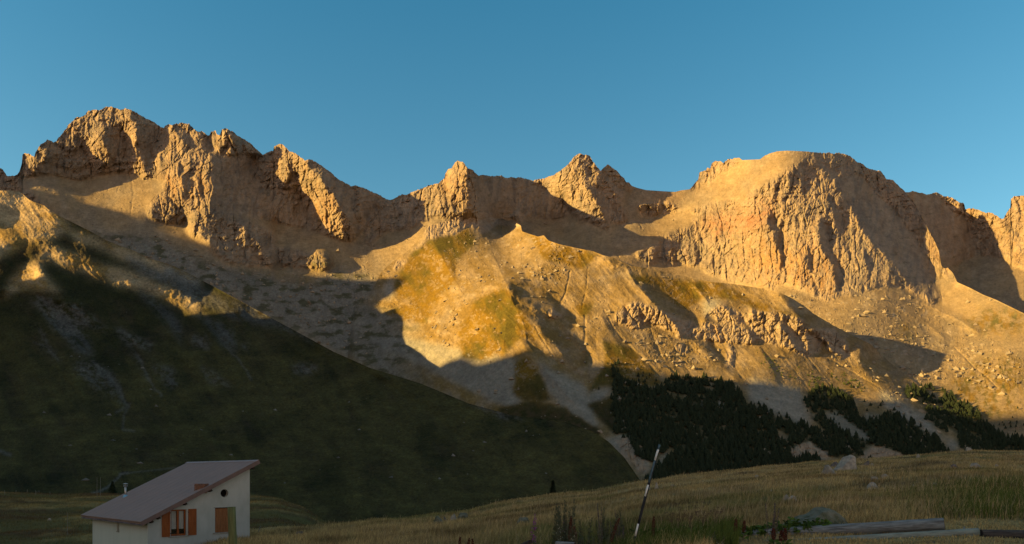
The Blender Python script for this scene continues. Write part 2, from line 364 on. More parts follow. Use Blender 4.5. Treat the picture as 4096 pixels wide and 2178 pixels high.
shadeF = [
    (1.0, z1((690,318),(780,325),(870,350),(885,420),(870,475),(840,490),(800,480),(745,560),(745,440),(715,370))),
    (0.9, z1((290,400),(330,420),(315,520),(250,530),(250,570),(370,590),(450,612),(560,600),(640,590),(620,560),(560,552),(375,550),(420,500),(590,468),(560,430),(440,433),(400,400),(385,385),(340,375))),
    (0.8, z1((240,570),(300,600),(460,612),(570,600),(400,625),(280,615))),
    (0.6, z1((265,650),(400,670),(600,712),(775,738),(740,755),(600,765),(540,790),(700,808),(840,835),(760,855),(620,885),(500,860),(420,760),(320,680))),
    (1.0, z1((940,255),(1000,260),(1090,290),(1040,400),(1020,560),(1000,570),(985,500),(960,470),(935,330))),
    (0.9, z1((1180,290),(1250,350),(1290,415),(1335,390),(1310,320),(1270,280),(1220,262))),
    (1.0, z1((1385,420),(1440,460),(1470,540),(1440,600),(1462,680),(1440,790),(1500,850),(1640,880),(1780,960),(1900,1040),(1900,900),(1810,830),(1870,700),(1810,700),(1800,660),(1760,640),
           (1710,590),(1740,500),(1800,465),(1700,460),(1560,465),(1540,440),(1480,430),(1440,350),(1420,330),(1405,380))),
    (0.8, z1((1600,320),(1640,345),(1730,400),(1790,455),(1740,430),(1660,385),(1640,440),(1620,420))),
    (1.0, z1((1250,590),(1300,560),(1290,700),(1270,790),(1255,700))), (0.9, z1((1210,540),(1260,560),(1240,620),(1215,580))),
    (0.9, z1((1390,560),(1380,640),(1400,700),(1360,760),(1350,650))),
    (0.8, z1((740,240),(800,270),(850,330),(800,320),(720,300))), (0.8, z1((700,150),(790,170),(860,230),(800,220),(730,190))),
    (0.8, z1((520,320),(545,400),(560,430),(530,430),(510,370))), (0.7, z1((960,330),(985,420),(980,520),(950,480),(940,400))),
    (0.8, z1((880,160),(960,190),(1060,245),(1110,285),(1040,275),(940,245),(890,200))),
    (0.6, z1((1310,960),(1400,990),(1500,1050),(1700,1090),(1800,1080),(1884,1120),(1884,1250),(1650,1240),(1500,1170),(1380,1080),(1320,1020))),
    (0.8, z1((1040,850),(1090,860),(1080,890),(1050,890))), (0.8, z1((1220,850),(1290,850),(1230,890))),
    (0.9, z2((-5,590),(40,620),(90,670),(110,705),(190,692),(320,720),(370,760),(398,850),(385,920),(400,950),(300,935),(200,900),(100,850),(0,770),(-60,700))),
    (1.2, z2((400,500),(470,525),(560,600),(640,660),(705,682),(720,780),(700,850),(735,920),(770,930),(720,1000),(680,900),(640,850),(560,700),(500,620),(445,575),(405,560))),
    (1.1, z2((740,690),(830,722),(960,780),(880,803),(850,830),(840,880),(790,930),(755,850),(765,760))),
    (0.7, z2((155,500),(165,600),(150,640),(148,560))), (0.8, z2((265,480),(285,560),(300,640),(250,650),(270,580))),
    (0.8, z2((310,650),(330,740),(320,800),(300,700))), (0.6, z2((430,890),(440,960),(415,960))), (0.7, z2((1430,570),(1440,680),(1425,760),(1420,640))),
    (0.7, z2((1040,770),(1050,820),(1020,850))), (0.7, z2((1160,770),(1170,830),(1140,840))),
    (1.2, z2((1530,600),(1600,640),(1680,625),(1760,640),(1910,640),(1910,925),(1830,860),(1700,900),(1650,860),(1590,800),(1560,700))),
    (1.2, z3((-20,372),(90,380),(200,395),(290,420),(330,455),(400,470),(440,500),(470,590),(482,628),(440,640),(400,640),(370,665),(490,675),(440,712),(420,745),(470,812),(380,785),(330,755),(280,775),(180,700),(140,650),(110,570),(-20,590))),
    (1.2, z3((690,308),(720,345),(760,362),(800,415),(830,440),(870,440),(920,515),(845,555),(835,500),(800,460),(750,410),(710,370))),
    (1.0, z3((620,400),(700,440),(740,520),(780,570),(755,610),(740,690),(715,640),(690,560),(640,480))), (0.8, z3((560,260),(600,300),(640,340),(590,320))),
    (0.8, z3((590,560),(600,600),(580,600))), (0.8, z3((980,560),(1010,560),(1000,610),(975,600))), (0.7, z3((1090,540),(1110,560),(1080,590))),
    (0.9, z3((1100,790),(1120,900),(1095,910),(1090,850))), (0.9, z3((1055,870),(1085,880),(1075,935),(1050,930))), (0.8, z3((1340,780),(1370,900),(1350,950),(1335,860))),
    (0.7, z3((1240,830),(1260,860),(1240,880))), (0.8, z3((1200,920),(1220,930),(1200,965))),
    (1.2, z4((115,650),(170,612),(182,680),(212,720),(242,860),(232,905),(200,830),(165,770),(140,700))), (1.1, z4((215,900),(236,900),(224,1078),(205,1060))),
    (1.2, z4((393,780),(410,830),(442,960),(432,1025),(405,950))), (1.3, z4((490,668),(545,680),(535,760),(565,830),(595,920),(642,1030),(628,1140),(588,1150),(600,1050),(570,940),(515,870),(485,800))),
    (1.3, z4((590,370),(660,335),(760,348),(830,408),(880,480),(920,520),(1000,570),(1060,680),(1120,760),(1170,860),(1240,930),(1282,1010),(1262,1050),(1285,1100),(1328,1190),(1300,1225),(1220,1170),
           (1100,1080),(1020,990),(920,870),(810,760),(790,740),(770,700),(720,620),(700,540),(650,560),(640,440),(600,430))),
    (1.2, z4((545,470),(600,560),(640,640),(650,760),(700,860),(712,940),(695,900),(650,800),(600,680),(565,580))), (1.1, z4((780,750),(800,850),(842,960),(845,1060),(825,1000),(790,900))),
    (0.9, z4((690,1020),(700,1120),(720,1180),(695,1150))), (0.8, z4((390,270),(410,310),(385,330))), (0.8, z4((360,340),(430,420),(420,440),(360,390))),
    (0.9, z4((450,220),(540,290),(640,340),(560,330),(480,280))), (0.8, z4((440,1070),(475,1100),(465,1170),(445,1130))),
    (0.9, z4((1040,500),(1070,640),(1040,600),(1030,540))), (1.0, z4((1330,980),(1420,1075),(1400,1075),(1330,1040))),
    (1.0, z4((820,760),(900,830),(915,865),(860,830))), (0.9, z4((950,940),(1050,1060),(1000,1040))),
    (0.9, z8((600,420),(740,400),(720,440),(640,450))), (0.9, z8((1040,370),(1160,440),(1100,420))), (0.9, z8((1140,330),(1270,420),(1200,400))),
    (0.9, z8((1310,440),(1375,460),(1370,485),(1330,480))), (0.9, z8((1130,440),(1190,470),(1185,530),(1150,500))), (0.9, z8((980,480),(1170,590),(1100,580),(1020,530))),
    (0.9, z8((1000,560),(1100,660),(1050,640))), (0.9, z8((1180,640),(1225,660),(1200,690))), (0.8, z8((1070,680),(1110,690),(1080,705))),
    (0.8, z8((640,440),(760,490),(800,540),(720,500))),
]
# broad buttresses catch the sun: lean these toward the left
litF = [(1.0, z1((1400,850),(1520,870),(1650,900),(1740,1000),(1780,1060),(1650,1070),(1530,1010),(1440,960),(1320,910))), (1.0, z1((1440,340),(1560,280),(1640,340),(1640,440),(1560,465),(1480,430))), (.8, z1((1650,400),(1730,400),(1800,455),(1660,462))), (.6, z1((1080,600),(1200,560),(1250,600),(1260,790),(1100,780))), (.6, z1((1300,560),(1440,560),(1440,780),(1300,790))), (0.9, z2((1330,640),(1420,500),(1530,570),(1565,700),(1590,830),(1480,830),(1330,800))), (0.5, z2((970,790),(1300,660),(1330,900),(1000,980),(860,850))), (0.5, z1((1030,560),(1130,300),(1180,330),(1280,430),(1150,530))), (0.5, z1((880,280),(930,330),(940,480),(880,470))), (0.5, z1((570,380),(640,300),(730,420),(740,470),(590,450))),
    (1.0, z2((330,560),(400,560),(520,700),(660,900),(700,1050),(400,950),(390,830),(330,720))), (0.9, z2((0,450),(160,440),(200,390),(250,640),(200,700),(60,640))), (0.3, z4((0,680),(120,680),(210,900),(210,1070),(0,1050))), (0.4, z4((820,330),(1040,430),(1270,800),(1310,960),(1270,980),(1060,670),(850,420))),
    (0.3, z4((240,900),(390,900),(430,1080),(230,1080)))]

def gradU(shades, lits, base=0.0):
    g = np.zeros(GU.shape) + base
    for w, p in lits: g = g - w * poly(p, 14)
    s = np.zeros(GU.shape)
    for w, p in shades: s = np.maximum(s, w * poly(p, 4))
    return g * (1 - np.clip(s, 0, 1)) / F + 2.3 * s / F, s

def extrude(a, sky, pad=10):
    """above the skyline every field keeps the value it has at the skyline"""
    T = np.interp(gu, [p[0] for p in sky], [p[1] for p in sky]) + pad
    return samp(a, GU, np.maximum(GV, T[None]))
def extrudeB(B, sky):
    T = np.interp(gu, [p[0] for p in sky], [p[1] for p in sky]) + 6
    return samp(B, GU, np.maximum(GV, T[None])) - np.minimum(GV - T[None], 0) * .5 / F
gUf, shF = gradU(shadeF, litF)
BF = BF - .045 * poly(z1((1310,870),(1420,830),(1520,870),(1640,900),(1740,990),(1800,1070),(1884,1130),(1884,1240),(1650,1230),(1500,1170),(1380,1060),(1300,960)), 12) - .05 * poly(z1((1440,340),(1500,330),(1540,280),(1640,340),(1800,455),(1720,462),(1560,465),(1480,430)), 10) - .03 * poly(z2((0,1000),(170,1085),(260,1100),(430,1130),(520,1150),(570,1200),(540,1250),(300,1230),(100,1200)), 12)
BF = BF + .045 * poly(z2((1590,560),(1640,560),(1700,560),(1950,560),(2100,600)) + z3((330,440),(400,470),(440,500),(470,590),(482,640),(400,700),(300,800),(0,800),(-100,700)) + z2((1650,860),(1600,760),(1580,640)), 16)
BF = extrudeB(BF, skyF); gUf = extrude(gUf, skyF); shF = extrude(shF, skyF); rockF = extrude(rockF, skyF, 14)
tanF = 0.74 + 1.6 * rockF
LF = solve(BF, np.gradient(BF, GS, axis=1) * (1 - 0.7 * np.clip(shF, 0, 1)) + gUf, slope_g(tanF), 230)

# ---- far wall on the right
BR = tps([(3400,700,2950),(3700,760,3000),(3850,850,2900),(4000,850,2820),(3900,1050,2600),(3950,1150,2400),(4200,1350,2150),(4100,800,2820),(4800,1000,2750),(4900,1500,2100),(3500,1300,2450)])
rockR = polys([z4((1000,300),(1884,300),(2200,300),(2200,1000),(1884,990),(1700,900),(1570,900),(1480,930),(1400,960),(1320,900))], 8)
shadeR = [(1.2, z4((1080,465),(1250,482),(1310,500),(1342,545),(1420,600),(1480,625),(1512,690),(1532,790),(1560,910),(1430,960),(1425,1060),(1400,1080),(1290,860),(1200,700),(1100,520))),
          (0.9, z4((1700,630),(1760,670),(1800,690),(1880,790),(1800,720),(1720,660))), (0.8, z4((1550,790),(1600,860),(1570,840))), (0.8, z4((1450,540),(1475,560),(1475,620),(1455,590)))]
gUr, shR = gradU(shadeR, [(0.3, z4((1500,700),(1600,600),(1700,650),(1884,900),(1620,880)))])
BR = extrudeB(BR, skyR); gUr = extrude(gUr, skyR); shR = extrude(shR, skyR); rockR = extrude(rockR, skyR, 14)
LR = solve(BR, np.gradient(BR, GS, axis=1) + gUr, slope_g(0.72 + 1.6 * rockR), 260)

# ---- spur and lower slopes in front
BK = tps([(1380,1450,1850),(1420,1230,2050),(1560,1110,2100),(1730,880,2120),(1880,810,2150),(2100,900,2150),(2200,980,2060),(2450,1050,1960),(2700,1110,1960),(3100,1170,1960),(3400,1335,1810),
    (3700,1560,1650),(4000,1800,1400),(1800,1200,1880),(1700,1350,1830),(1900,1430,1680),(1750,1600,1500),(2050,1100,1860),(2150,1300,1660),(2300,1500,1470),(2330,1700,1250),(2450,1300,1700),
    (2600,1250,1780),(2600,1450,1580),(2560,1900,1010),(2800,1500,1560),(3000,1300,1790),(3200,1450,1640),(3000,1600,1420),(2800,1850,1150),(3300,1650,1500),(3300,1850,1220),(3800,1850,1300),(4300,1950,1200)])
rockK = polys([z2((1250,880),(1500,760),(1884,800),(1884,960),(1700,940),(1600,1000),(1500,960),(1400,1000),(1200,1050),(1180,1000)), z3((0,540),(130,540),(190,700),(100,700),(0,640)),
    z2((970,1230),(1000,1180),(1080,1180),(1060,1220),(990,1250)), z2((1110,1120),(1180,1040),(1210,1060),(1140,1120)),
    z7((790,320),(790,270),(860,210),(930,180),(1000,210),(1100,240),(1180,270),(1240,300),(1320,330),(1390,380),(1360,440),(1240,400),(1180,380),(1080,350),(1000,320),(960,370),(860,360)),
    z7((1380,330),(1480,340),(1600,340),(1700,380),(1760,440),(1740,480),(1600,470),(1500,460),(1400,450),(1370,400)), z7((1440,260),(1480,210),(1600,240),(1700,300),(1884,330),(1884,480),(1800,450),(1700,340),(1500,320)),
    z7((330,240),(360,230),(430,280),(420,300),(340,290)), z7((1190,400),(1240,400),(1260,430),(1200,430)), z7((1200,490),(1260,460),(1290,490),(1270,540),(1200,520)),
    z8((0,230),(130,260),(260,270),(380,310),(380,360),(460,370),(590,360),(620,420),(660,450),(690,560),(660,580),(560,520),(500,460),(490,530),(410,560),(330,530),(250,510),(140,440),(0,470)),
    z8((980,440),(1100,430),(1170,460),(1290,430),(1360,470),(1330,510),(1200,530),(1090,500)), zF((1380,100),(1400,300),(1300,280),(1320,60)),
    z8((270,1190),(330,1150),(400,1150),(520,1200),(540,1250),(300,1260)), z8((740,1270),(830,1190),(930,1180),(1060,1230),(900,1260),(780,1280)), zF((260,980),(390,920),(470,1110),(600,1250),(520,1300),(330,1110))], 5)
chunkK = polys([z2((1340,1000),(1500,900),(1884,960),(1884,1300),(1750,1280),(1640,1160),(1480,1200),(1400,1150)), z3((0,650),(280,770),(450,830),(520,900),(400,1080),(300,1100),(0,900)),
    z6((1300,0),(1700,0),(1700,200),(1550,260),(1450,420),(1400,700),(1200,600),(1250,430),(1400,250)), z6((820,140),(960,130),(900,230),(820,200)), z6((760,330),(1150,350),(1150,450),(900,430)),
    z7((560,280),(1400,420),(1500,620),(1100,640),(980,560),(800,300)), z8((380,450),(700,560),(1000,740),(860,700),(600,640)), z8((880,760),(1020,760),(1350,1140),(1250,1100),(1000,900))], 12)
shadeK = [
    (1.5, z2((1500,880),(1580,900),(1680,930),(1640,1000),(1700,1090),(1620,1060),(1540,1000),(1480,930))), (1.6, z2((1640,1160),(1740,1180),(1884,1260),(1884,1330),(1780,1260),(1680,1200))),
    (0.9, z2((1790,830),(1810,940),(1770,960),(1780,880))), (1.0, z2((1380,1215),(1420,1220),(1415,1280),(1385,1270))),
    (1.1, z3((-10,860),(60,900),(130,980),(80,990),(0,940))), (1.0, z3((760,905),(900,940),(1140,1005),(1000,990),(860,960))),
    (1.75, z7((20,10),(130,90),(240,130),(330,130),(400,180),(520,270),(515,305),(440,290),(380,270),(310,240),(250,225),(150,160),(80,95))),
    (1.75, z7((30,90),(90,150),(200,235),(300,300),(400,370),(470,440),(540,510),(578,560),(570,640),(520,620),(440,560),(380,480),(300,400),(230,320),(150,240),(80,170))),
    (1.6, z7((140,425),(200,460),(300,540),(400,600),(500,640),(560,700),(600,800),(660,1000),(560,900),(420,760),(300,640),(210,560),(185,500))),
    (1.6, z7((895,5),(960,60),(1050,105),(1130,150),(1170,200),(1200,260),(1290,300),(1310,320),(1250,390),(1330,440),(1460,480),(1530,560),(1600,640),(1680,720),(1700,760),(1640,720),(1540,640),(1450,580),
           (1400,520),(1330,460),(1230,400),(1190,310),(1100,230),(1040,170),(960,90))),
    (1.0, z7((1500,50),(1600,95),(1700,160),(1790,230),(1700,190),(1600,130))), (1.1, z7((1505,195),(1600,240),(1680,310),(1760,400),(1820,460),(1750,430),(1680,360),(1600,290))),
    (0.9, z7((700,255),(760,350),(830,440),(900,520),(1000,590),(1060,660),(980,600),(880,540),(800,450),(730,360))), (0.7, z7((990,340),(1050,430),(1090,550),(1160,620),(1080,560),(1030,440))),
    (0.7, z7((110,310),(160,370),(180,430),(130,380))), (0.8, z7((1240,480),(1275,480),(1260,530))), (0.8, z7((900,310),(925,320),(910,340))), (0.8, z7((960,330),(980,350),(970,370))), (0.8, z7((860,260),(880,290),(865,320))),
    (0.9, z8((-30,150),(0,170),(80,230),(20,220))), (1.2, z8((190,100),(330,165),(440,225),(520,300),(600,370),(740,400),(700,440),(600,400),(480,365),(385,330),(300,230))),
    (1.2, z8((180,285),(260,345),(350,415),(360,520),(320,490),(260,400))), (1.2, z8((380,375),(440,420),(490,470),(450,540),(405,500))), (1.1, z8((555,455),(640,495),(690,555),(655,580),(600,530))),
    (1.0, z8((-10,350),(60,400),(55,480),(0,420))), (0.9, z8((80,470),(160,580),(250,780),(180,700),(110,560))), (0.8, z8((480,520),(600,590),(800,720),(700,690),(560,610))), (0.8, z8((340,530),(420,590),(560,720),(460,650))),
    (0.9, zF((1310,100),(1350,130),(1330,200),(1300,150))), (0.9, zF((1380,130),(1400,200),(1390,270),(1370,230))),
    (0.8, zF((520,200),(620,280),(720,400),(620,330))), (0.7, z6((1150,360),(1200,420),(1150,440),(1060,400))), (0.8, zR((915,150),(1000,150),(930,185))),
    (0.6, z7((560,560),(600,700),(660,950),(720,1100),(640,1000),(590,800)))]
litK = [(0.35, z7((580,560),(700,440),(760,620),(620,800))), (0.3, z6((1450,420),(1750,250),(1880,400),(1600,700),(1400,700))), (0.3, z7((200,560),(560,780),(640,1000),(500,1000))), (0.25, z7((640,160),(880,10),(1040,170),(860,200)))]
BK = BK + np.log(.90) * sstep(1600, 2000, GU)
gUk, shK = gradU(shadeK, litK); gUk = gUk - .75 * np.clip(shK, 0, 1) / F
BK = extrudeB(BK, skyK); gUk = extrude(gUk, skyK); shK = extrude(shK, skyK)
LK = solve(BK, np.gradient(BK, GS, axis=1) * (1 - 0.6 * np.clip(shK, 0, 1)) + gUk, slope_g(0.70 + 1.4 * rockK), 200)
kw = sstep(10, 300, polydist([(1390, 1600), (1410, 1350), (1450, 1200), (1510, 1120), (1636, 1000), (1706, 915), (1800, 905), (1890, 880), (1950, 865)], GU, GV)) * (GU > 1400)
LK = LK * kw + (LF - .003) * (1 - kw)
kw = sstep(0, 110, polydist([(3540, 1430), (3560, 1450), (3700, 1560), (3850, 1680), (4000, 1800), (4080, 1860)], GU, GV))
LK = LK * kw + (LF - .003) * (1 - kw)

# ---- grassy mountain on the left
BL = tps([(-900,500,1500),(-400,700,1450),(50,765,1500),(300,880,1480),(700,1120,1420),(1000,1250,1340),(1250,1350,1260),(1700,1540,1110),(2000,1640,1020),(2300,1720,950),(2560,1930,820),
    (0,1100,1150),(100,960,1300),(150,1080,1180),(400,1050,1300),(600,1180,1250),(950,1290,1180),(0,1500,880),(500,1500,860),(800,1450,960),(1200,1550,960),(1600,1700,860),(0,1800,500),(0,1980,330),(500,1800,520),
    (800,1850,480),(1200,1850,540),(1500,1900,520),(1800,1850,650),(2100,1920,620),(1000,2000,360),(1500,2050,380),(-900,1500,800),(-900,1980,300)])
shadeL = [(0.6, z9((-10,180),(120,235),(210,255),(190,290),(60,350),(-10,420))), (1.0, z9((-10,560),(120,520),(230,500),(400,465),(560,510),(620,550),(560,550),(400,530),(260,520),(160,590),(0,690))),
    (1.2, z9((390,555),(560,560),(700,600),(900,620),(1100,690),(1300,820),(1500,900),(1890,1110),(1890,900),(1600,760),(1700,1020),(1500,900),(1200,810),(950,760),(750,710),(560,640),(470,600))),
    (1.1, z9((-10,700),(200,660),(330,630),(480,660),(400,700),(300,740),(220,830),(100,950),(-10,1060))),
    (1.2, z9((340,750),(420,745),(560,780),(800,860),(1100,940),(1300,1010),(1500,1080),(1700,1200),(1800,1300),(1600,1280),(1200,1250),(800,1150),(600,1060),(480,960),(400,880))),
    (0.9, z9((1200,860),(1290,880),(1350,950),(1280,960),(1210,910))), (0.9, z9((1500,1000),(1590,1015),(1560,1040),(1500,1020))),
    (0.8, z5((330,260),(500,380),(620,560),(560,520),(420,380))), (0.8, z5((860,340),(1000,500),(1200,640),(1420,800),(1250,720),(1000,600))), (0.8, z5((1360,640),(1500,760),(1600,800),(1450,790))),
    (0.8, z5((500,680),(620,820),(560,800))), (0.7, z5((1000,560),(1140,800),(1060,740))), (0.9, z5((1380,260),(1500,400),(1640,560),(1500,480))),
    (0.7, z6((200,600),(700,700),(1200,900),(1700,1080),(1300,980),(900,860),(400,740))), (0.8, z6((900,960),(1200,1100),(1500,1330),(1250,1220),(1000,1060))), (0.6, z6((0,1100),(300,1200),(560,1340),(300,1300)))]
gUl, shL = gradU(shadeL, [(1.0, z9((-200,40),(0,60),(200,90),(400,200),(600,400),(350,470),(0,560),(-200,600))), (.6, z9((60,620),(260,520),(400,560),(560,640),(900,760),(1200,860),(1500,1000),(1800,1200),(1300,1000),(900,900),(600,760),(300,640))), (.6, z9((60,980),(200,860),(330,780),(400,900),(560,1050),(300,1040)))])
BL = extrudeB(BL, skyL); gUl = extrude(gUl, skyL); shL = extrude(shL, skyL)
und = 80 * fbm(GU / 420 + .003 * GV, GV / 300, 4, 31, ridged=True) + 26 * fbm((GU - .55 * GV) / 150, (GV + .3 * GU) / 420, 4, 33, ridged=True)
BL = BL + np.log(1.26) * (1 - sstep(800, 1900, GU))
BL = BL - und / 1200 * sstep(1150, 1500, GV + 0.0 * GU) * 0.55
LL = solve(BL, np.gradient(BL, GS, axis=1) * (1 - 0.5 * np.clip(shL, 0, 1)) + gUl, slope_g(0.62 + 0 * GU), 150)

MT = ground_mat("mountain_ground", (0.012, 0.09), bump=3.0, var=0.16)

def build_layer(name, u0, u1, du, sky, vbot, rows, L, masks, colf, jit, backtan=0.9, label=None):
    us = np.arange(u0, u1 + .1, du)
    T = np.interp(us, [p[0] for p in sky], [p[1] for p in sky])
    jm = samp(masks['rock'], us, T + 20)
    T = T - jm * (jit * fbm(us / 26, us * 0 + 3.3, 4, 71, gain=.7) + jit * .5 * np.abs(fbm(us / 9, us * 0 + 8.3, 2, 73))) + 1.0
    vb = vbot(us) if callable(vbot) else np.full(us.shape, float(vbot))
    vb = np.maximum(vb, T + 30)
    t = np.linspace(0, 1, rows)[:, None]
    V = vb[None] + (T - vb)[None] * t
    U = np.broadcast_to(us[None], V.shape)
    m = {k: samp(a, U, V) for k, a in masks.items()}
    D = np.exp(samp(L, U, V))
    # relief in metres, toward the viewer
    wu = U + 10 * fbm(U / 70, V / 70, 3, 5); wv = V + 10 * fbm(U / 70, V / 70, 3, 6)
    pil = fbm(wu / 58, wv / 170, 5, 11, gain=.56, ridged=True)
    blk = fbm(wu / 36, wv / 34, 6, 12, gain=.68, ridged=True)
    big = fbm(wu / 150, wv / 170, 3, 13, ridged=True)
    bed = fbm(wu / 400 + wv / 60, wv / 9, 3, 14)
    bx = (wv + .18 * wu + 26 * fbm(U / 120, V / 120, 3, 25)) / 24; saw = bx - np.floor(bx); saw = np.minimum(saw, (1 - saw) * 5)
    crk = np.maximum(0, 1 - np.abs(fbm(wu / 70, wv / 260, 3, 28, gain=.45)) * 11); crk2 = np.maximum(0, 1 - np.abs(fbm((wu + .7 * wv) / 60, (wv - .5 * wu) / 150, 3, 29, gain=.45)) * 11)
    rk = (13 * pil + 9.5 * blk + 12 * big) * (1 - .45 * m['shade']) + 1.0 * bed + (4.5 * (saw - .5) * sstep(-.2, .2, fbm(U / 160, V / 120, 3, 24)) - 8 * crk - 5 * crk2) * (1 - .4 * m['shade'])
    sm = 1.5 * fbm(U / 40, V / 40, 6, 15, gain=.62) + 5 * fbm(U / 190, V / 150, 3, 16)
    gul = 1.6 * fbm((wu - .9 * wv) / 34, (wv + wu) / 230, 4, 18, ridged=True) + 1.6 * fbm(wu / 19, wv / 19, 5, 19, gain=.7, ridged=True)
    ch = 7.5 * np.maximum(fbm(U / 17, V / 13, 4, 17, gain=.75) - .12, 0) * 2.0 + 2.5 * fbm(U / 50, V / 40, 4, 21, gain=.6, ridged=True)
    ch2 = 5.0 * np.maximum(fbm(U / 15, V / 12, 3, 23, gain=.7) - .36, 0) * 3
    sc = D / 2300.0
    h = m['rock'] * rk * masks_amp.get(name, 1.0) + (1 - m['rock']) * (1 - .6 * m['shade']) * (sm + 7 * m.get('gully', 0) * fbm((wu - .8 * wv) / 120, (wv + wu) / 500, 3, 27, ridged=True) + gul * m.get('gully', 0) + ch * m['chunk'] + ch2 * (1 - m.get('grassy', 0)) * (1 - m['chunk']))
    for (amp, wd, pts, rag) in lines.get(name, []):
        xs_ = [p[0] for p in pts]; ys_ = [p[1] for p in pts]; mg = wd * 4 + 20
        j0, j1 = np.searchsorted(us, min(xs_) - mg), np.searchsorted(us, max(xs_) + mg)
        if j1 <= j0: continue
        dd_ = polydist(pts, U[:, j0:j1] + 1.3 * rag * (wu - U)[:, j0:j1], V[:, j0:j1] + 1.3 * rag * (wv - V)[:, j0:j1])
        prof = np.exp(-(dd_ / wd) ** 2) if amp < 0 else np.maximum(0, 1 - dd_ / (wd * 2.2)) ** 1.3
        h[:, j0:j1] += amp * prof * (1 + .4 * fbm(U[:, j0:j1] / 25, V[:, j0:j1] / 25, 2, 91))
    D = D - h * sc
    P = dirpt(U, V, D)
    C = colf(U, V, m, dict(pil=pil, blk=blk, bed=bed, sm=sm, ch=ch, ch2=ch2))
    # far side of the crest
    nb = 9
    top = P[-1]; back = [];
    for k in range(1, nb + 1):
        dd = 30.0 * k ** 1.5
        q = top.copy(); s = (top[:, 1] + dd) / top[:, 1]
        q[:, 0] *= s; q[:, 1] += dd
        q[:, 2] = top[:, 2] - dd * backtan + 6 * fbm(us / 60, us * 0 + k * .7, 3, 77)
        back.append(q)
    P = np.concatenate([P, np.array(back)], 0)
    C = np.concatenate([C, np.repeat(C[-1:], nb, 0)], 0)
    o = mesh_from_grid(name, P, MT, C)
    tag(o, label=label, kind="structure")
    return o

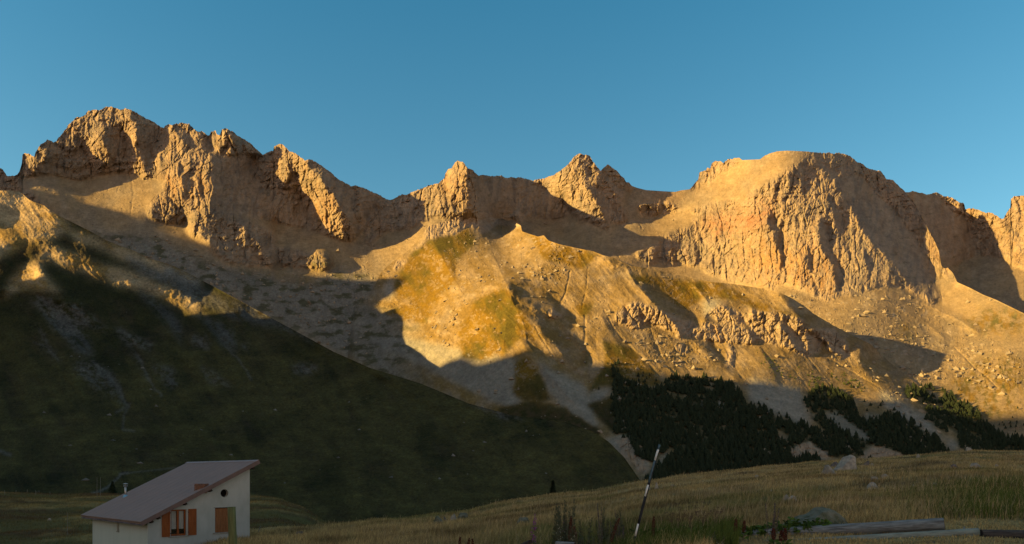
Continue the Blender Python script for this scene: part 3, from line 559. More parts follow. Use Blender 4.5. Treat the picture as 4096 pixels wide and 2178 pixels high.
def kz(*p): return Z(1400, 520, 1.2685, *p)
lines = {
 "rocky_spur": [
  (17, 20, kz((590,370),(640,440),(700,560),(740,660),(770,730),(800,800),(860,870),(930,930),(1000,1000)), .6), (12, 15, kz((800,800),(840,900),(880,1000),(900,1080),(950,1150),(1040,1230),(1130,1340)), .6),
  (12, 12, kz((930,930),(1010,930),(1060,970),(1130,1040),(1180,1120)), .6), (14, 14, kz((1290,660),(1400,700),(1450,780),(1530,870),(1620,930)), .5), (10, 14, kz((60,862),(150,862),(260,870),(340,900),(380,960)), .4),
  (10, 14, kz((720,650),(640,700),(560,800),(520,900),(440,1060),(420,1130)), .5), (8, 12, kz((800,800),(720,860),(650,960),(600,1100),(570,1170)), .5), (8, 12, kz((820,830),(800,950),(780,1080),(790,1150)), .5),
  (10, 14, kz((1280,1060),(1300,1130),(1330,1180),(1400,1230)), .4), (9, 12, kz((1750,790),(1800,850),(1830,900),(1800,960)), .4), (9, 14, kz((1640,1000),(1720,1060),(1800,1100),(1900,1180),(2000,1270)), .4),
  (-4.95, 6, kz((1195,940),(1192,1020),(1190,1100),(1200,1200),(1215,1290),(1230,1370)), .5), (-3.85, 5, kz((1290,920),(1340,1010),(1430,1110),(1520,1190),(1580,1260)), .4), (-3.85, 5, kz((1510,960),(1550,1080),(1600,1190),(1680,1260),(1760,1320)), .4),
  (-3.85, 6, kz((520,1160),(530,1040),(590,940),(640,860),(700,800)), .5), (-3.3, 6, kz((385,1160),(385,1000),(430,880),(530,760),(540,690)), .5), (-2.75, 5, kz((690,1100),(720,980),(760,860)), .5), (-2.75, 4, kz((940,1000),(1010,1120),(1060,1200)), .4),
  (-2.75, 4, kz((1640,1100),(1700,1200),(1760,1290)), .4), (-2.75, 4, kz((1860,1020),(1920,1150),(1990,1260)), .4), (-2.75, 4, kz((1210,700),(1200,800),(1180,900)), .5), (-4, 4, kz((1120,720),(1090,830),(1060,900)), .5),
  (8, 9, kz((1000,1240),(1060,1300),(1130,1380),(1220,1480)), .4), (-3.3, 7, kz((1230,1370),(1260,1440),(1320,1520),(1400,1600)), .4),
  (-2.75, 5, z8((60,470),(180,620),(260,760),(340,900)), .4), (-2.75, 5, z8((210,540),(330,680),(480,860)), .4), (-2.75, 4, z8((380,540),(560,760),(720,960)), .4), (-2.75, 4, z8((450,520),(660,640),(840,740),(900,780)), .4)],
 "rocky_mountain": [
  (-2.75, 4, kz((1110,470),(1150,550),(1230,610)), .3), (-4.4, 5, kz((1150,470),(1220,540),(1260,590),(1300,635)), .3), (-4, 4, kz((1310,480),(1300,560),(1320,600),(1365,645)), .3), (-3, 3, kz((1390,430),(1370,520),(1385,600)), .3), (-3, 3, kz((1410,380),(1450,440),(1480,500)), .3),
  (-1.6, 4, z1((550,600),(548,640),(560,700)), .4), (-1.4, 3, z1((755,580),(740,660),(735,720)), .4), (-1.6, 4, z1((880,580),(905,640),(915,720),(900,800),(895,870)), .5), (-1.4, 3, z1((815,590),(820,650),(800,720)), .5),
  (-4, 4, z8((1400,490),(1500,590),(1600,680),(1700,770)), .4), (12, 12, z8((700,70),(900,100),(1060,130),(1200,200),(1400,290),(1560,390)), .6), (7, 10, z8((1040,240),(1180,300),(1300,400),(1400,480)), .5), (7, 10, z8((1000,480),(1100,560),(1200,640)), .5)],
 "grassy_mountain": [
  (24, 34, z9((0,620),(120,540),(260,510),(400,535),(560,600),(760,680),(960,750),(1200,810),(1400,880),(1650,1000),(1890,1120)), .3), (26, 30, z9((0,1010),(150,880),(260,790),(340,745),(400,820),(480,920),(620,1050),(760,1130)), .3),
  (10, 16, z9((60,60),(200,100),(380,210),(560,300)), .3), (18, 24, z5((60,110),(300,120),(420,180),(620,290),(800,390),(1000,480),(1240,570),(1400,640),(1600,700)), .3), (14, 22, z5((820,60),(1060,90),(1300,170),(1500,240),(1700,300)), .3),
  (-14, 14, z5((320,260),(440,380),(560,500),(640,590),(760,700),(840,830),(860,900)), .3), (-10, 12, z5((900,470),(960,580),(1040,740),(1100,830)), .3), (-10, 12, z5((1200,320),(1230,420),(1240,520)), .3), (-12, 13, z5((1380,270),(1500,420),(1600,540),(1700,680)), .3),
  (10, 18, z5((500,680),(640,760),(820,900)), .3), (8, 18, z6((0,560),(300,560),(600,680),(900,860),(1200,940),(1500,1020),(1884,1180)), .3), (9, 16, z6((400,640),(800,800),(1100,980),(1400,1120),(1700,1300)), .3), (9, 16, z6((0,1060),(400,1000),(800,1080),(1100,1180),(1400,1320)), .3),
  (-7, 9, z6((560,700),(900,900),(1200,1090),(1500,1330)), .3), (8, 20, z5((0,900),(300,960),(600,1100),(900,1260)), .3), (7, 18, z5((860,960),(1200,1000),(1500,1020)), .3), (-7, 12, z5((0,980),(400,1080),(800,1200),(1000,1330)), .3)]}
masks_amp = {"rocky_mountain": 1.0, "rocky_spur": 1.0, "grassy_mountain": 0.4, "mountain_wall": .8}
ALB = .67
def mixc(a, b, t): return a * (1 - t[..., None]) + b * t[..., None]

bowlF = polys([z6((-300,150),(100,180),(400,250),(560,150),(780,150),(860,250),(900,300),(840,330),(760,345),(1200,520),(1250,800),(1500,1000),(1000,900),(500,650),(0,400)), z1((560,960),(800,1000),(1100,1040),(1400,1200),(1884,1300),(1884,1400),(1400,1400),(900,1150))], 16)
forest = polys([zF((240,240),(290,260),(270,330),(370,450),(470,440),(600,500),(730,470),(740,420),(850,370),(1000,390),(1270,410),(1360,440),(1420,550),(1560,650),(1700,710),(1890,790),(2200,900),(2200,1330),(500,1420),(660,1230),(800,1060),(760,1040),(640,1180),(470,1130),(400,960),(250,900),(240,600)),
    z8((420,800),(480,760),(600,800),(700,850),(740,960),(860,1000),(960,930),(1060,960),(1200,1060),(1330,1160),(1370,1220),(1060,1240),(960,1190),(860,1150),(700,1080),(520,1060),(440,980),(400,880)),
    z8((1050,770),(1250,760),(1400,820),(1430,880),(1530,900),(1600,980),(1700,1060),(1760,1120),(1884,1130),(1900,1220),(1500,1220),(1400,1130),(1300,1050),(1220,980),(1200,900),(1100,850)),
    z8((560,1060),(860,1130),(1000,1200),(700,1260),(560,1250),(460,1120))], 4)
holes = polys([zF((1030,540),(1110,560),(1120,610),(1060,600)), zF((1230,590),(1300,630),(1300,680),(1240,650)), zF((1140,400),(1210,430),(1190,500),(1120,470)), zF((940,780),(1000,800),(1000,900),(950,880)), zF((640,1180),(800,1050),(830,1080),(700,1210)), zF((600,630),(660,640),(650,690)),
    z8((720,950),(900,950),(890,1010),(780,1000)), z8((500,920),(600,930),(860,1140),(800,1150),(600,1050),(520,980)), z8((740,1260),(860,1150),(1060,1225),(1000,1290)), z8((280,1190),(420,1140),(540,1230),(300,1270)), z8((870,760),(950,780),(1380,1150),(1320,1160),(1100,1000),(900,860)),
    z8((1340,1040),(1440,1090),(1440,1180),(1370,1180)), z8((1220,790),(1320,800),(1340,860),(1230,840)), z8((190,1060),(300,1110),(280,1150),(200,1140))], 3)
sparse = polys([zF((160,240),(280,240),(300,440),(260,560),(180,470)), zF((370,300),(520,260),(700,420),(700,520),(480,500),(360,470)), z8((400,780),(560,780),(700,930),(900,960),(880,1150),(560,1130),(440,960)), z8((1030,770),(1420,760),(1440,900),(1200,900)), z8((1600,960),(1884,930),(1884,1120),(1700,1080)), zF((1340,480),(1900,760),(1700,720),(1400,600)),
    z8((200,1050),(420,1130),(400,1170),(240,1150)), zR((420,450),(680,480),(640,640),(460,620)), zR((120,640),(420,700),(560,860),(240,860)), z8((540,690),(760,740),(800,790),(700,800),(580,760))], 6)
FLOOR = np.array([.035, .036, .016])
forM = np.clip(forest * (1 - holes) + .35 * sparse, 0, 1)
redF = polys([z3((1400,700),(1440,640),(1560,620),(1700,560),(1884,520),(1884,620),(1740,700),(1560,780),(1440,780)), z3((1040,450),(1210,458),(1200,490),(1130,520),(1060,490)), z4((-10,560),(90,540),(170,610),(90,640),(0,700)), z1((470,290),(540,290),(520,310),(480,305))], 22)
orgF = polys([z3((1660,800),(1884,760),(1884,1120),(1740,1080)), z4((0,700),(600,900),(640,1150),(440,1150),(200,1080),(0,1060)), z2((380,700),(560,800),(680,1000),(420,950)), z1((1100,580),(1450,560),(1440,790),(1080,760)), z1((620,380),(740,420),(740,480),(640,460)), z1((880,300),(940,300),(950,560),(880,560)), z2((1300,600),(1480,600),(1540,760),(1340,780)), z4((1060,600),(1300,860),(1320,960),(1200,900))], 30)
grF = polys([z8((1000,340),(1100,300),(1180,440),(960,430)), z8((1430,240),(1884,220),(1884,420),(1560,400)), z8((1600,560),(1884,560),(1884,800),(1400,790),(1350,700)), z8((1350,780),(1884,780),(1884,1000),(1450,980)), z8((560,250),(660,330),(700,420),(600,330)),
    z6((500,400),(1150,380),(1200,520),(900,560),(700,480)), z6((0,180),(140,200),(150,290),(0,280)), z6((300,200),(470,200),(430,290),(330,300)), z2((400,1180),(560,1160),(560,1260),(380,1260)), z2((-100,1290),(250,1290),(300,1370),(-100,1370)), z1((800,1000),(1000,1060),(1300,1250),(1100,1200)),
    z6((1000,650),(1250,700),(1250,800),(1120,790))], 22)
def colF(U, V, m, n):
    c0 = fbm(U / 130, V / 130, 5, 41); c1 = fbm(U / 22, V / 60, 5, 43); c2 = fbm(U / 30, V / 24, 5, 44, gain=.7)
    rock = mixc(ROCK + 0 * U[..., None], ROCKG, sstep(-.15, .35, c1 + .5 * c0) * .75)
    rock = mixc(rock, ROCKO, np.clip(m['org'] * sstep(-.35, .25, c1) * .6 + .22 * sstep(.05, .5, fbm(U / 30, V / 120, 4, 46)), 0, 1))
    rock = mixc(rock, PALE, sstep(.25, .5, fbm(U / 50, V / 40, 4, 47)) * .4)
    scr = mixc(SCREE + 0 * U[..., None], GREYS, sstep(-.3, .5, c0) * .45)
    scr = mixc(scr, PALE, np.clip(sstep(.1, .5, c2) * (.25 + .5 * m['chunk']) + sstep(.36, .5, n['ch2']*.1+.3) * .3, 0, 1))
    c = mixc(scr, rock, m['rock'])
    c = mixc(c, RED, m['red'] * sstep(-.5, .3, c2 + c0) * .75)
    c = mixc(c, mixc(GRASS + 0 * U[..., None], GREEN, sstep(-.3, .4, c1)), np.clip(m['grs'] * sstep(-.25, .2, c2 + .6 * c0), 0, 1) * .85)
    c = mixc(c, GREEN, sstep(.3, .5, fbm(U / 34, V / 16, 4, 48)) * .35 * m['rock'])
    c = mixc(c, np.array([.15, .158, .15]) * (1 + .5 * fbm(U / 7, V / 5, 3, 57, gain=.75))[..., None], m['bowl'] * .75)
    c = mixc(c, GREEN * .8, m['bowl'] * sstep(.0, .3, fbm(U / 60, V / 26, 4, 58)) * .7)
    c3 = fbm(U / 8, V / 8, 3, 49, gain=.75)
    c = mixc(c, FLOOR / ALB, np.clip(m['forest'] * sstep(-.5, .0, c2), 0, 1) * .8)
    return ALB * c * (1 + .36 * c2 + .26 * c3)[..., None]

noise_g = 0
rocky = build_layer("rocky_mountain", -1000, 4900, 2.5, skyF, lambda u: np.interp(u, [-1000, 0, 700, 1300, 2000, 2300, 2600, 3300, 5000], [800, 1000, 1230, 1480, 1750, 1720, 1300, 1950, 2020]), 420, LF,
    dict(rock=rockF, chunk=chunkF, shade=np.clip(shF, 0, 1), red=redF, org=orgF, grs=grF, grassy=grF, bowl=bowlF, forest=forM), colF, 9, label="rugged golden brown mountain range with cliffs, scree and a domed summit")

def colR(U, V, m, n):
    m = dict(m); z = 0 * U; m.update(red=z, org=z + .4, grs=z, bowl=z, forest=z); return colF(U, V, m, n)
wallR = build_layer("mountain_wall", 3480, 4900, 3.0, skyR, lambda u: np.interp(u, [3480, 3800, 4100, 5000], [1100, 1180, 1400, 1650]), 200, LR, dict(rock=rockR, shade=np.clip(shR, 0, 1), chunk=0 * GU + .15), colR, 8,
    label="farthest rock wall behind the domed summit")

grK = polys([z6((1000,200),(1200,50),(1400,10),(1430,120),(1400,250),(1250,400),(1200,520),(1120,350),(990,320)), z6((1150,350),(1250,420),(1200,520),(900,430)), z6((1420,560),(1560,330),(1700,260),(1880,500),(1800,640),(1600,760),(1450,740)),
    z7((0,30),(150,240),(250,380),(280,470),(160,430),(0,560)), z7((880,0),(1500,50),(1600,110),(1884,250),(1884,300),(1700,210),(1500,160),(1400,140),(1280,240),(1180,200),(1080,80),(960,60)), z7((700,440),(900,500),(1060,660),(1140,760),(700,760),(600,800),(720,600)),
    z7((520,200),(640,200),(600,280),(540,290)), z7((100,600),(200,560),(300,720),(350,860),(150,850),(90,800)), z8((0,160),(120,200),(400,300),(300,310),(100,260),(0,240)), z7((0,920),(200,860),(420,900),(640,1040),(900,1370),(0,1370)),
    z2((1200,1020),(1500,960),(1560,1060),(1400,1200),(1150,1250),(1000,1300)), z7((600,880),(800,830),(790,1080),(700,1010)), z3((190,740),(500,840),(700,890),(560,980),(300,930))], 6)
paleK = polys([z7((-100,540),(130,580),(90,780),(150,870),(60,920),(-900,450),(-700,420)), z6((920,240),(980,200),(990,320),(920,340)), z7((250,600),(560,740),(640,880),(660,1080),(460,950),(300,760)), z7((1380,180),(1500,150),(1500,260),(1400,280)), z7((720,1130),(900,1090),(1050,1330),(850,1260)),
    z7((620,800),(780,780),(740,830),(640,880)), z7((1300,880),(1560,860),(1540,930),(1320,900)), z8((0,700),(360,780),(420,1080),(200,960),(0,880)), z8((520,930),(700,960),(860,1150),(560,1080)), z8((900,780),(1200,960),(1340,1130),(1200,1080),(900,880)), z8((780,930),(900,960),(880,1010),(780,1000)),
    z8((280,1180),(360,1140),(540,1210),(540,1270),(300,1260)), z8((740,1270),(840,1180),(1060,1230),(800,1300)), z6((1280,270),(1380,230),(1430,260),(1320,290)), zR((1400,850),(1560,900),(1500,1010),(1420,1000)), zF((640,1190),(800,1060),(740,1160),(660,1230))], 10)
def colK(U, V, m, n):
    c0 = fbm(U / 130, V / 130, 5, 51); c1 = fbm((U - .5 * V) / 30, (V + U * .5) / 90, 5, 53); c2 = fbm(U / 26, V / 22, 5, 54, gain=.7)
    scr = mixc(SCREE + 0 * U[..., None], ROCKG, sstep(-.1, .5, c0 + .4 * c1) * .6)
    scr = mixc(scr, np.array([.175, .12, .035]), sstep(-.35, .3, fbm(U / 70, V / 60, 6, 55, gain=.65)) * (.62 + .25 * (1 - sstep(2100, 2500, U)) * sstep(1000, 1150, V)))
    scr = mixc(scr, np.array([.235, .235, .21]), m['pale'] * .8)
    c = mixc(scr, PALE, np.clip( sstep(.15, .5, c2) * (.2 + .5 * m['chunk']), 0, 1))
    bw = m['bowl'] * (1 - sstep(1500, 1800, U))
    c = mixc(c, np.array([.15, .158, .15]) * (1 + .5 * fbm(U / 7, V / 5, 3, 57, gain=.75))[..., None], bw * .75)
    c = mixc(c, GREEN * .8, bw * sstep(.0, .3, fbm(U / 60, V / 26, 4, 58)) * .7)
    g = mixc(GRASS + 0 * U[..., None], GREEN, sstep(-.2, .4, c0 + .5 * c1) * .75)
    c = mixc(c, g, np.clip(m['grs'] * sstep(-.32, -.08, c2 + .6 * c0 + .35 * fbm(U / 9, V / 7, 3, 59)), 0, 1) * .95)
    rock = mixc(ROCK * 1.12 + 0 * U[..., None], ROCKO, sstep(.1, .5, c1) * .4)
    c = mixc(c, rock, m['rock'] * sstep(-.9, -.1, c2))
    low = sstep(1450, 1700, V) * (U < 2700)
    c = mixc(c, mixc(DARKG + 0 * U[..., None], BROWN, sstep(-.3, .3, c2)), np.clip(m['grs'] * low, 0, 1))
    c3 = fbm(U / 8, V / 7, 3, 56, gain=.75)
    c = mixc(c, FLOOR / ALB, np.clip(m['forest'] * sstep(-.5, .0, c2), 0, 1) * .8)
    return ALB * c * (1 + .35 * c2 + .3 * c3)[..., None]
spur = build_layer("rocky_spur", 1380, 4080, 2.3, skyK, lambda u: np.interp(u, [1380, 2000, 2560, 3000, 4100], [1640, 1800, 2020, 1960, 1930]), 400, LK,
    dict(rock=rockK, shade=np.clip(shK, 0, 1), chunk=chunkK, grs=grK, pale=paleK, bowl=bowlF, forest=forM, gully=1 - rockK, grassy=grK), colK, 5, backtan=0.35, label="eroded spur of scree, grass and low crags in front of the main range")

blueL = polys([z9((1150,650),(1300,700),(1450,800),(1620,760),(1890,880),(1890,1060),(1600,960),(1300,810)), z5((1050,0),(1884,270),(1884,360),(1600,290),(1250,150)), z5((310,260),(420,270),(600,420),(640,560),(560,540),(420,400)), z5((930,100),(1060,150),(1240,340),(1240,520),(1200,400),(1050,220)),
    z5((1350,250),(1450,300),(1600,380),(1620,540),(1530,480),(1450,380)), z6((0,370),(200,440),(460,640),(250,560),(0,470))], 12)
scrL = polys([z5((200,140),(330,150),(640,290),(760,400),(600,340),(480,420),(560,560),(440,440),(300,280)), z5((500,600),(640,590),(760,660),(840,800),(860,900),(800,860),(680,800),(520,680)), z5((770,350),(900,400),(1060,490),(1000,520),(860,470)), z5((880,480),(960,600),(1060,760),(980,680)),
    z5((1030,600),(1180,640),(1220,780),(1120,740)), z5((1360,640),(1480,670),(1600,780),(1450,740)), z6((260,820),(360,770),(480,800),(420,850),(300,850)), z5((1310,410),(1400,420),(1440,500),(1330,500)), z5((1650,480),(1710,470),(1690,520)), z5((470,190),(560,200),(600,260),(500,240)), z5((240,300),(340,480),(420,600),(300,520)),
    z6((1130,780),(1700,1060),(1884,1180),(1700,1140),(1300,960))], 9)
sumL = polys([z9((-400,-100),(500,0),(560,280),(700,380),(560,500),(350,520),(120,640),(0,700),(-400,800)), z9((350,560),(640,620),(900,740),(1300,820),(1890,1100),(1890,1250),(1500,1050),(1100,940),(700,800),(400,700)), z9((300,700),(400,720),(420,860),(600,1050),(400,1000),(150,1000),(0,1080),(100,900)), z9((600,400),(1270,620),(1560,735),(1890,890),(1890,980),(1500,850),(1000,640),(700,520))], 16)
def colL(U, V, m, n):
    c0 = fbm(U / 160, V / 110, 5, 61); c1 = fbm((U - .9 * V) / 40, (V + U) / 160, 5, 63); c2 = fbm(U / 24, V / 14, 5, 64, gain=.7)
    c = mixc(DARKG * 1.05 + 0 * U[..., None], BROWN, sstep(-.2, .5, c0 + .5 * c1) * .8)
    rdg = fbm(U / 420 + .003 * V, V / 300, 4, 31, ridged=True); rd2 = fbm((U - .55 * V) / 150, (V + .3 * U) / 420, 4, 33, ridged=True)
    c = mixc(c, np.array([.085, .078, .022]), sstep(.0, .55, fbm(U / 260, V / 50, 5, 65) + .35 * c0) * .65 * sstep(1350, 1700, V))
    c = mixc(c, np.array([.10, .088, .028]), np.clip(sstep(.1, .6, rdg) * .55 + sstep(.2, .6, rd2) * .5, 0, 1) * sstep(1150, 1500, V) * .8)  # dry grass tone, doubling as a painted highlight on convex ridges
    c = mixc(c, np.array([.014, .02, .007]), sstep(.1, -.4, rdg + .3 * c0) * .7 * sstep(1150, 1500, V))  # hollows darkened in the colour: painted shade between the ridges
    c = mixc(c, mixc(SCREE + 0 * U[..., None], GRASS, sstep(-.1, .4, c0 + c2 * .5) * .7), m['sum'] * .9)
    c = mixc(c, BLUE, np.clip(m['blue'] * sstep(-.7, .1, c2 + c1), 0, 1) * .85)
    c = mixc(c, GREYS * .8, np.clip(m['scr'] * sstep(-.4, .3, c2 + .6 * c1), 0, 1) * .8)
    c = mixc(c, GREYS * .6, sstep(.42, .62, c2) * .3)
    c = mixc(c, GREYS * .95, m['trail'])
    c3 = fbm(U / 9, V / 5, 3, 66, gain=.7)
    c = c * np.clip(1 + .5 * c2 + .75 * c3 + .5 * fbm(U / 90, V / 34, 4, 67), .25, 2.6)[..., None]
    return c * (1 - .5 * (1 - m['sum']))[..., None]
trail = np.maximum(stroke(Z(300, 1800, 3.39, (230,590),(340,560),(430,515),(480,480),(510,440),(560,400),(600,365),(615,330),(660,318),(720,312)), 5, False),
    .6 * stroke(Z(300, 1800, 3.39, (720,312),(950,290),(1200,262),(1400,235)), 3, False))
trail = np.maximum(trail, .8 * stroke(z5((0,1205),(40,1225),(70,1232)), 7, False)); trail = np.maximum(trail, .5 * stroke(z5((890,880),(850,960),(840,1060),(920,1070)), 5, False))
trail = np.maximum(trail, .55 * stroke(z5((640,590),(740,690),(820,780),(850,860),(880,890),(800,950)), 6)); trail = np.maximum(trail, .45 * stroke(z5((1540,490),(1620,560),(1700,660),(1720,720)), 5))
trail = np.maximum(trail, .45 * stroke(z5((940,560),(1000,680),(1060,780),(1110,840)), 5)); trail = np.maximum(trail, .35 * stroke(z5((400,590),(330,500),(240,460)), 5))
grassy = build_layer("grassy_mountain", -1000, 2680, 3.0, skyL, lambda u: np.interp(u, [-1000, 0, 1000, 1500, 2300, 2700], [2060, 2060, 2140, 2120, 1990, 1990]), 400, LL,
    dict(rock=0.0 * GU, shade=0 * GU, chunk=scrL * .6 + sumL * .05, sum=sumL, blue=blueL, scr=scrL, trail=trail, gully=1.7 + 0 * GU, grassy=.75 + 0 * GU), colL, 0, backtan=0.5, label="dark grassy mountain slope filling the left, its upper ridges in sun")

# ---- the mountains behind the camera whose shadow fills the valley: crest height follows from where the shadow ends
sx, sy = math.sin(SUN_AZ), math.cos(SUN_AZ)        # direction the light travels, seen from above
tel = math.tan(SUN_EL)
SCR = -2500.0
cw = [(-4200, 1150), (-2900, 1220), (-2700, 1280), (-2550, 1300), (-2450, 1290), (-2389, 1250), (-2364, 1240), (-2284, 1225), (-2234, 1240), (-2174, 1280), (-2152, 1265), (-2093, 1256), (-2072, 1240),
    (-2058, 1150), (-2048, 1040), (-2003, 1010), (-1940, 985), (-1896, 985), (-1840, 970), (-1808, 950), (-1783, 935), (-1740, 892), (-1706, 876), (-1665, 872), (-1636, 852), (-1597, 838), (-1560, 880), (-1500, 930), (-1452, 945),
    (-1359, 912), (-1275, 945), (-1254, 960), (-1212, 950), (-1191, 965), (-1139, 985), (-1083, 1040), (-900, 1150), (-500, 1250), (0, 1000), (600, 900), (1800, 800), (3000, 500)]
cwa = np.array(cw, float)
ws = np.arange(-4200, 3001, 12.0)
ch_ = np.interp(ws, cwa[:, 0], cwa[:, 1])
kk = np.exp(-0.5 * (np.arange(-6, 7) / 2.0) ** 2); kk /= kk.sum()
ch_ = np.convolve(np.pad(ch_, 6, 'edge'), kk, 'valid') + 7 * fbm(ws / 160, ws * 0 + .5, 5, 88, gain=.6)
offs = np.concatenate([np.linspace(-2600, -60, 22), [-25, 0, 25], np.linspace(60, 2000, 20)])
Pm = np.zeros((len(offs), len(ws), 3))
for i, o_ in enumerate(offs):
    s_ = SCR + o_
    Pm[i, :, 0] = ws * sy + s_ * sx; Pm[i, :, 1] = -ws * sx + s_ * sy
    fall = abs(o_) * (.62 if o_ < 0 else .75)
    Pm[i, :, 2] = np.maximum(ch_ - fall + (45 * fbm(ws / 400, ws * 0 + o_ / 400, 5, 89, ridged=True) - 45) * min(1, abs(o_) / 300), -90)
shadow_range = mesh_from_grid("opposite_range", Pm, MT, np.broadcast_to(np.array([.06, .06, .025]), Pm.shape))
tag(shadow_range, kind="structure", label="mountain range on the sunset side of the valley")
# ------------------------------------------------------------------ near ground
vcx = np.array([p[0] for p in full((-600,1520),(300,1430),(560,1350),(628,1342),(700,1336),(760,1335),(830,1328),(900,1318),(1050,1300),(1180,1285),(1250,1268),(1400,1245),(1500,1235),(1600,1213),(1700,1198),(1900,1175),(2050,1162),(2200,1155),(2350,1142),(2450,1135),(2576,1136),(3400,1120))])
vcy = np.array([p[1] for p in full((-600,1520),(300,1430),(560,1350),(628,1342),(700,1336),(760,1335),(830,1328),(900,1318),(1050,1300),(1180,1285),(1250,1268),(1400,1245),(1500,1235),(1600,1213),(1700,1198),(1900,1175),(2050,1162),(2200,1155),(2350,1142),(2450,1135),(2576,1136),(3400,1120))])
def crestN(u):
    vc = np.interp(u, vcx, vcy); Dc = np.interp(u, [0, 600, 1000, 1600, 2300, 3000, 4096], [40, 46, 55, 66, 86, 116, 150])
    return (VH - vc) / F, Dc
def bumpN(x, y):
    return (.13 * fbm(x / 4.5, y / 4.5, 4, 201) + .62 * fbm(x / 21 + .02 * y, y / 13, 3, 202)) * np.clip(np.abs(y) / 45, .12, 1)
def meadow_z(x, y):
    x = np.asarray(x, float); y = np.asarray(y, float)
    yy = np.maximum(y, 2.0)
    u = np.clip(CX + x / yy * F, -3000, 7000)
    ec, Dc = crestN(u)
    zc = ec * Dc
    z = -1.65 + (zc + 1.65) * np.clip(y / Dc, -.3, 1) - np.maximum(y - Dc, 0) * .07 - np.maximum(y - Dc - 40, 0) * .2
    return z + bumpN(x, y)
pvx = np.array([p[0] for p in full((-900,1230),(0,1238),(150,1243),(240,1241),(400,1243),(640,1245),(700,1253),(760,1275),(800,1300),(840,1325),(900,1350),(1100,1420),(1500,1500))])
pvy = np.array([p[1] for p in full((-900,1230),(0,1238),(150,1243),(240,1241),(400,1243),(640,1245),(700,1253),(760,1275),(800,1300),(840,1325),(900,1350),(1100,1420),(1500,1500))])
def bumpM(x, y): 
    b = .9 * fbm(x / 34 + .3, y / 26, 3, 211, ridged=True) + .16 * fbm(x / 7, y / 7, 4, 212)
    return b - .35
def pasture_z(x, y):
    x = np.asarray(x, float); y = np.asarray(y, float)
    u = np.clip(CX + x / np.maximum(y, 5) * F, -4000, 4000)
    vc = np.interp(u, pvx, pvy); Dc = np.interp(u, [0, 1000, 1300, 1600], [168, 165, 130, 110])
    zc = (VH - vc) / F * Dc
    t = np.clip((y - 30) / (Dc - 30), 0, 1)
    z = -7 + (zc + 7) * t - np.maximum(y - Dc, 0) * .3
    return z + bumpM(x, y) * np.clip((Dc - y) / 25, .08, 1) * np.clip((y - 30) / 40, .1, 1)

def on_meadow(u, v):
    """point of the meadow seen at (u, v): walk along the ray"""
    e = (VH - v) / F
    ds = np.linspace(6, 150, 1500); x = (u - CX) / F * ds
    z = meadow_z(x, ds); hit = np.nonzero(z >= e * ds)[0]
    k = hit[0] if len(hit) else int(np.argmin(e * ds - z))
    return float(x[k]), float(ds[k]), float(z[k])
def on_pasture(u, v):
    e = (VH - v) / F
    ds = np.linspace(50, 175, 1500); x = (u - CX) / F * ds
    z = pasture_z(x, ds); hit = np.nonzero(z >= e * ds)[0]
    k = hit[0] if len(hit) else int(np.argmin(e * ds - z))
    return float(x[k]), float(ds[k]), float(z[k])

STRAW = np.array([.33, .245, .105]); HAY = np.array([.22, .16, .075]); FRESH = np.array([.10, .12, .035]); SOIL = np.array([.05, .036, .02])
def meadow_col(x, y, u, v):
    c0 = fbm(x / 14, y / 9, 4, 221); c1 = fbm(x / 2.5, y / 2.5, 4, 222)
    c = mixc(STRAW + 0 * x[..., None], HAY, sstep(-.3, .4, c1 + .4 * c0))
    c = mixc(c, FRESH, sstep(.0, .4, c0 + .3 * c1) * .6)
    c = mixc(c, np.array([.10, .068, .03]), sstep(.05, .32, fbm(x / 7 + 5, y / 4, 4, 224)) * .85)
    g = np.exp(-((u - 4150) / 420) ** 2 - ((v - 2010) / 90) ** 2) + .9 * sstep(2080, 2150, v) * np.exp(-((u - 2500) / 500) ** 2) + .6 * np.exp(-((u - 3650) / 160) ** 2 - ((v - 1950) / 40) ** 2)
    c = mixc(c, FRESH, np.clip(g * (.75 + 1.6 * c0), 0, 1) * .6)
    return c
MG = ground_mat("meadow_ground", (.5, 4.0), bump=.06, var=.25)
uu = np.arange(-1500, 5700, 9.0)
dd = np.concatenate([np.geomspace(1.2, 40, 130), np.linspace(40.5, 160, 240), np.linspace(163, 330, 30)])
UU, DD = np.meshgrid(uu, dd)
X = (UU - CX) / F * DD; Zz = meadow_z(X, DD)
P = np.stack([X, DD, Zz], -1)
meadow = mesh_from_grid("meadow", P, MG, meadow_col(X, DD, UU, VH - Zz / DD * F) * .8)
tag(meadow, kind="structure", label="dry grass meadow rising to the right")
uu = np.arange(-2600, 1760, 9.0); dd = np.concatenate([np.linspace(26, 190, 300), np.linspace(194, 330, 24)])
UU, DD = np.meshgrid(uu, dd); X = (UU - CX) / F * DD; Zz = pasture_z(X, DD)
def past_col(x, y):
    c0 = fbm(x / 16, y / 10, 5, 231); c1 = fbm(x / 3, y / 3, 4, 232); r = bumpM(x, y)
    c = mixc(np.array([.085, .078, .03]) + 0 * x[..., None], np.array([.07, .047, .022]), sstep(-.2, .4, c0 + .4 * c1))
    return mixc(c, np.array([.2, .15, .06]), sstep(.1, .5, r + .35 * c1) * .8)
pasture = mesh_from_grid("pasture", np.stack([X, DD, Zz], -1), MG, past_col(X, DD))
tag(pasture, kind="structure", label="low hummocky grass plain behind the house")
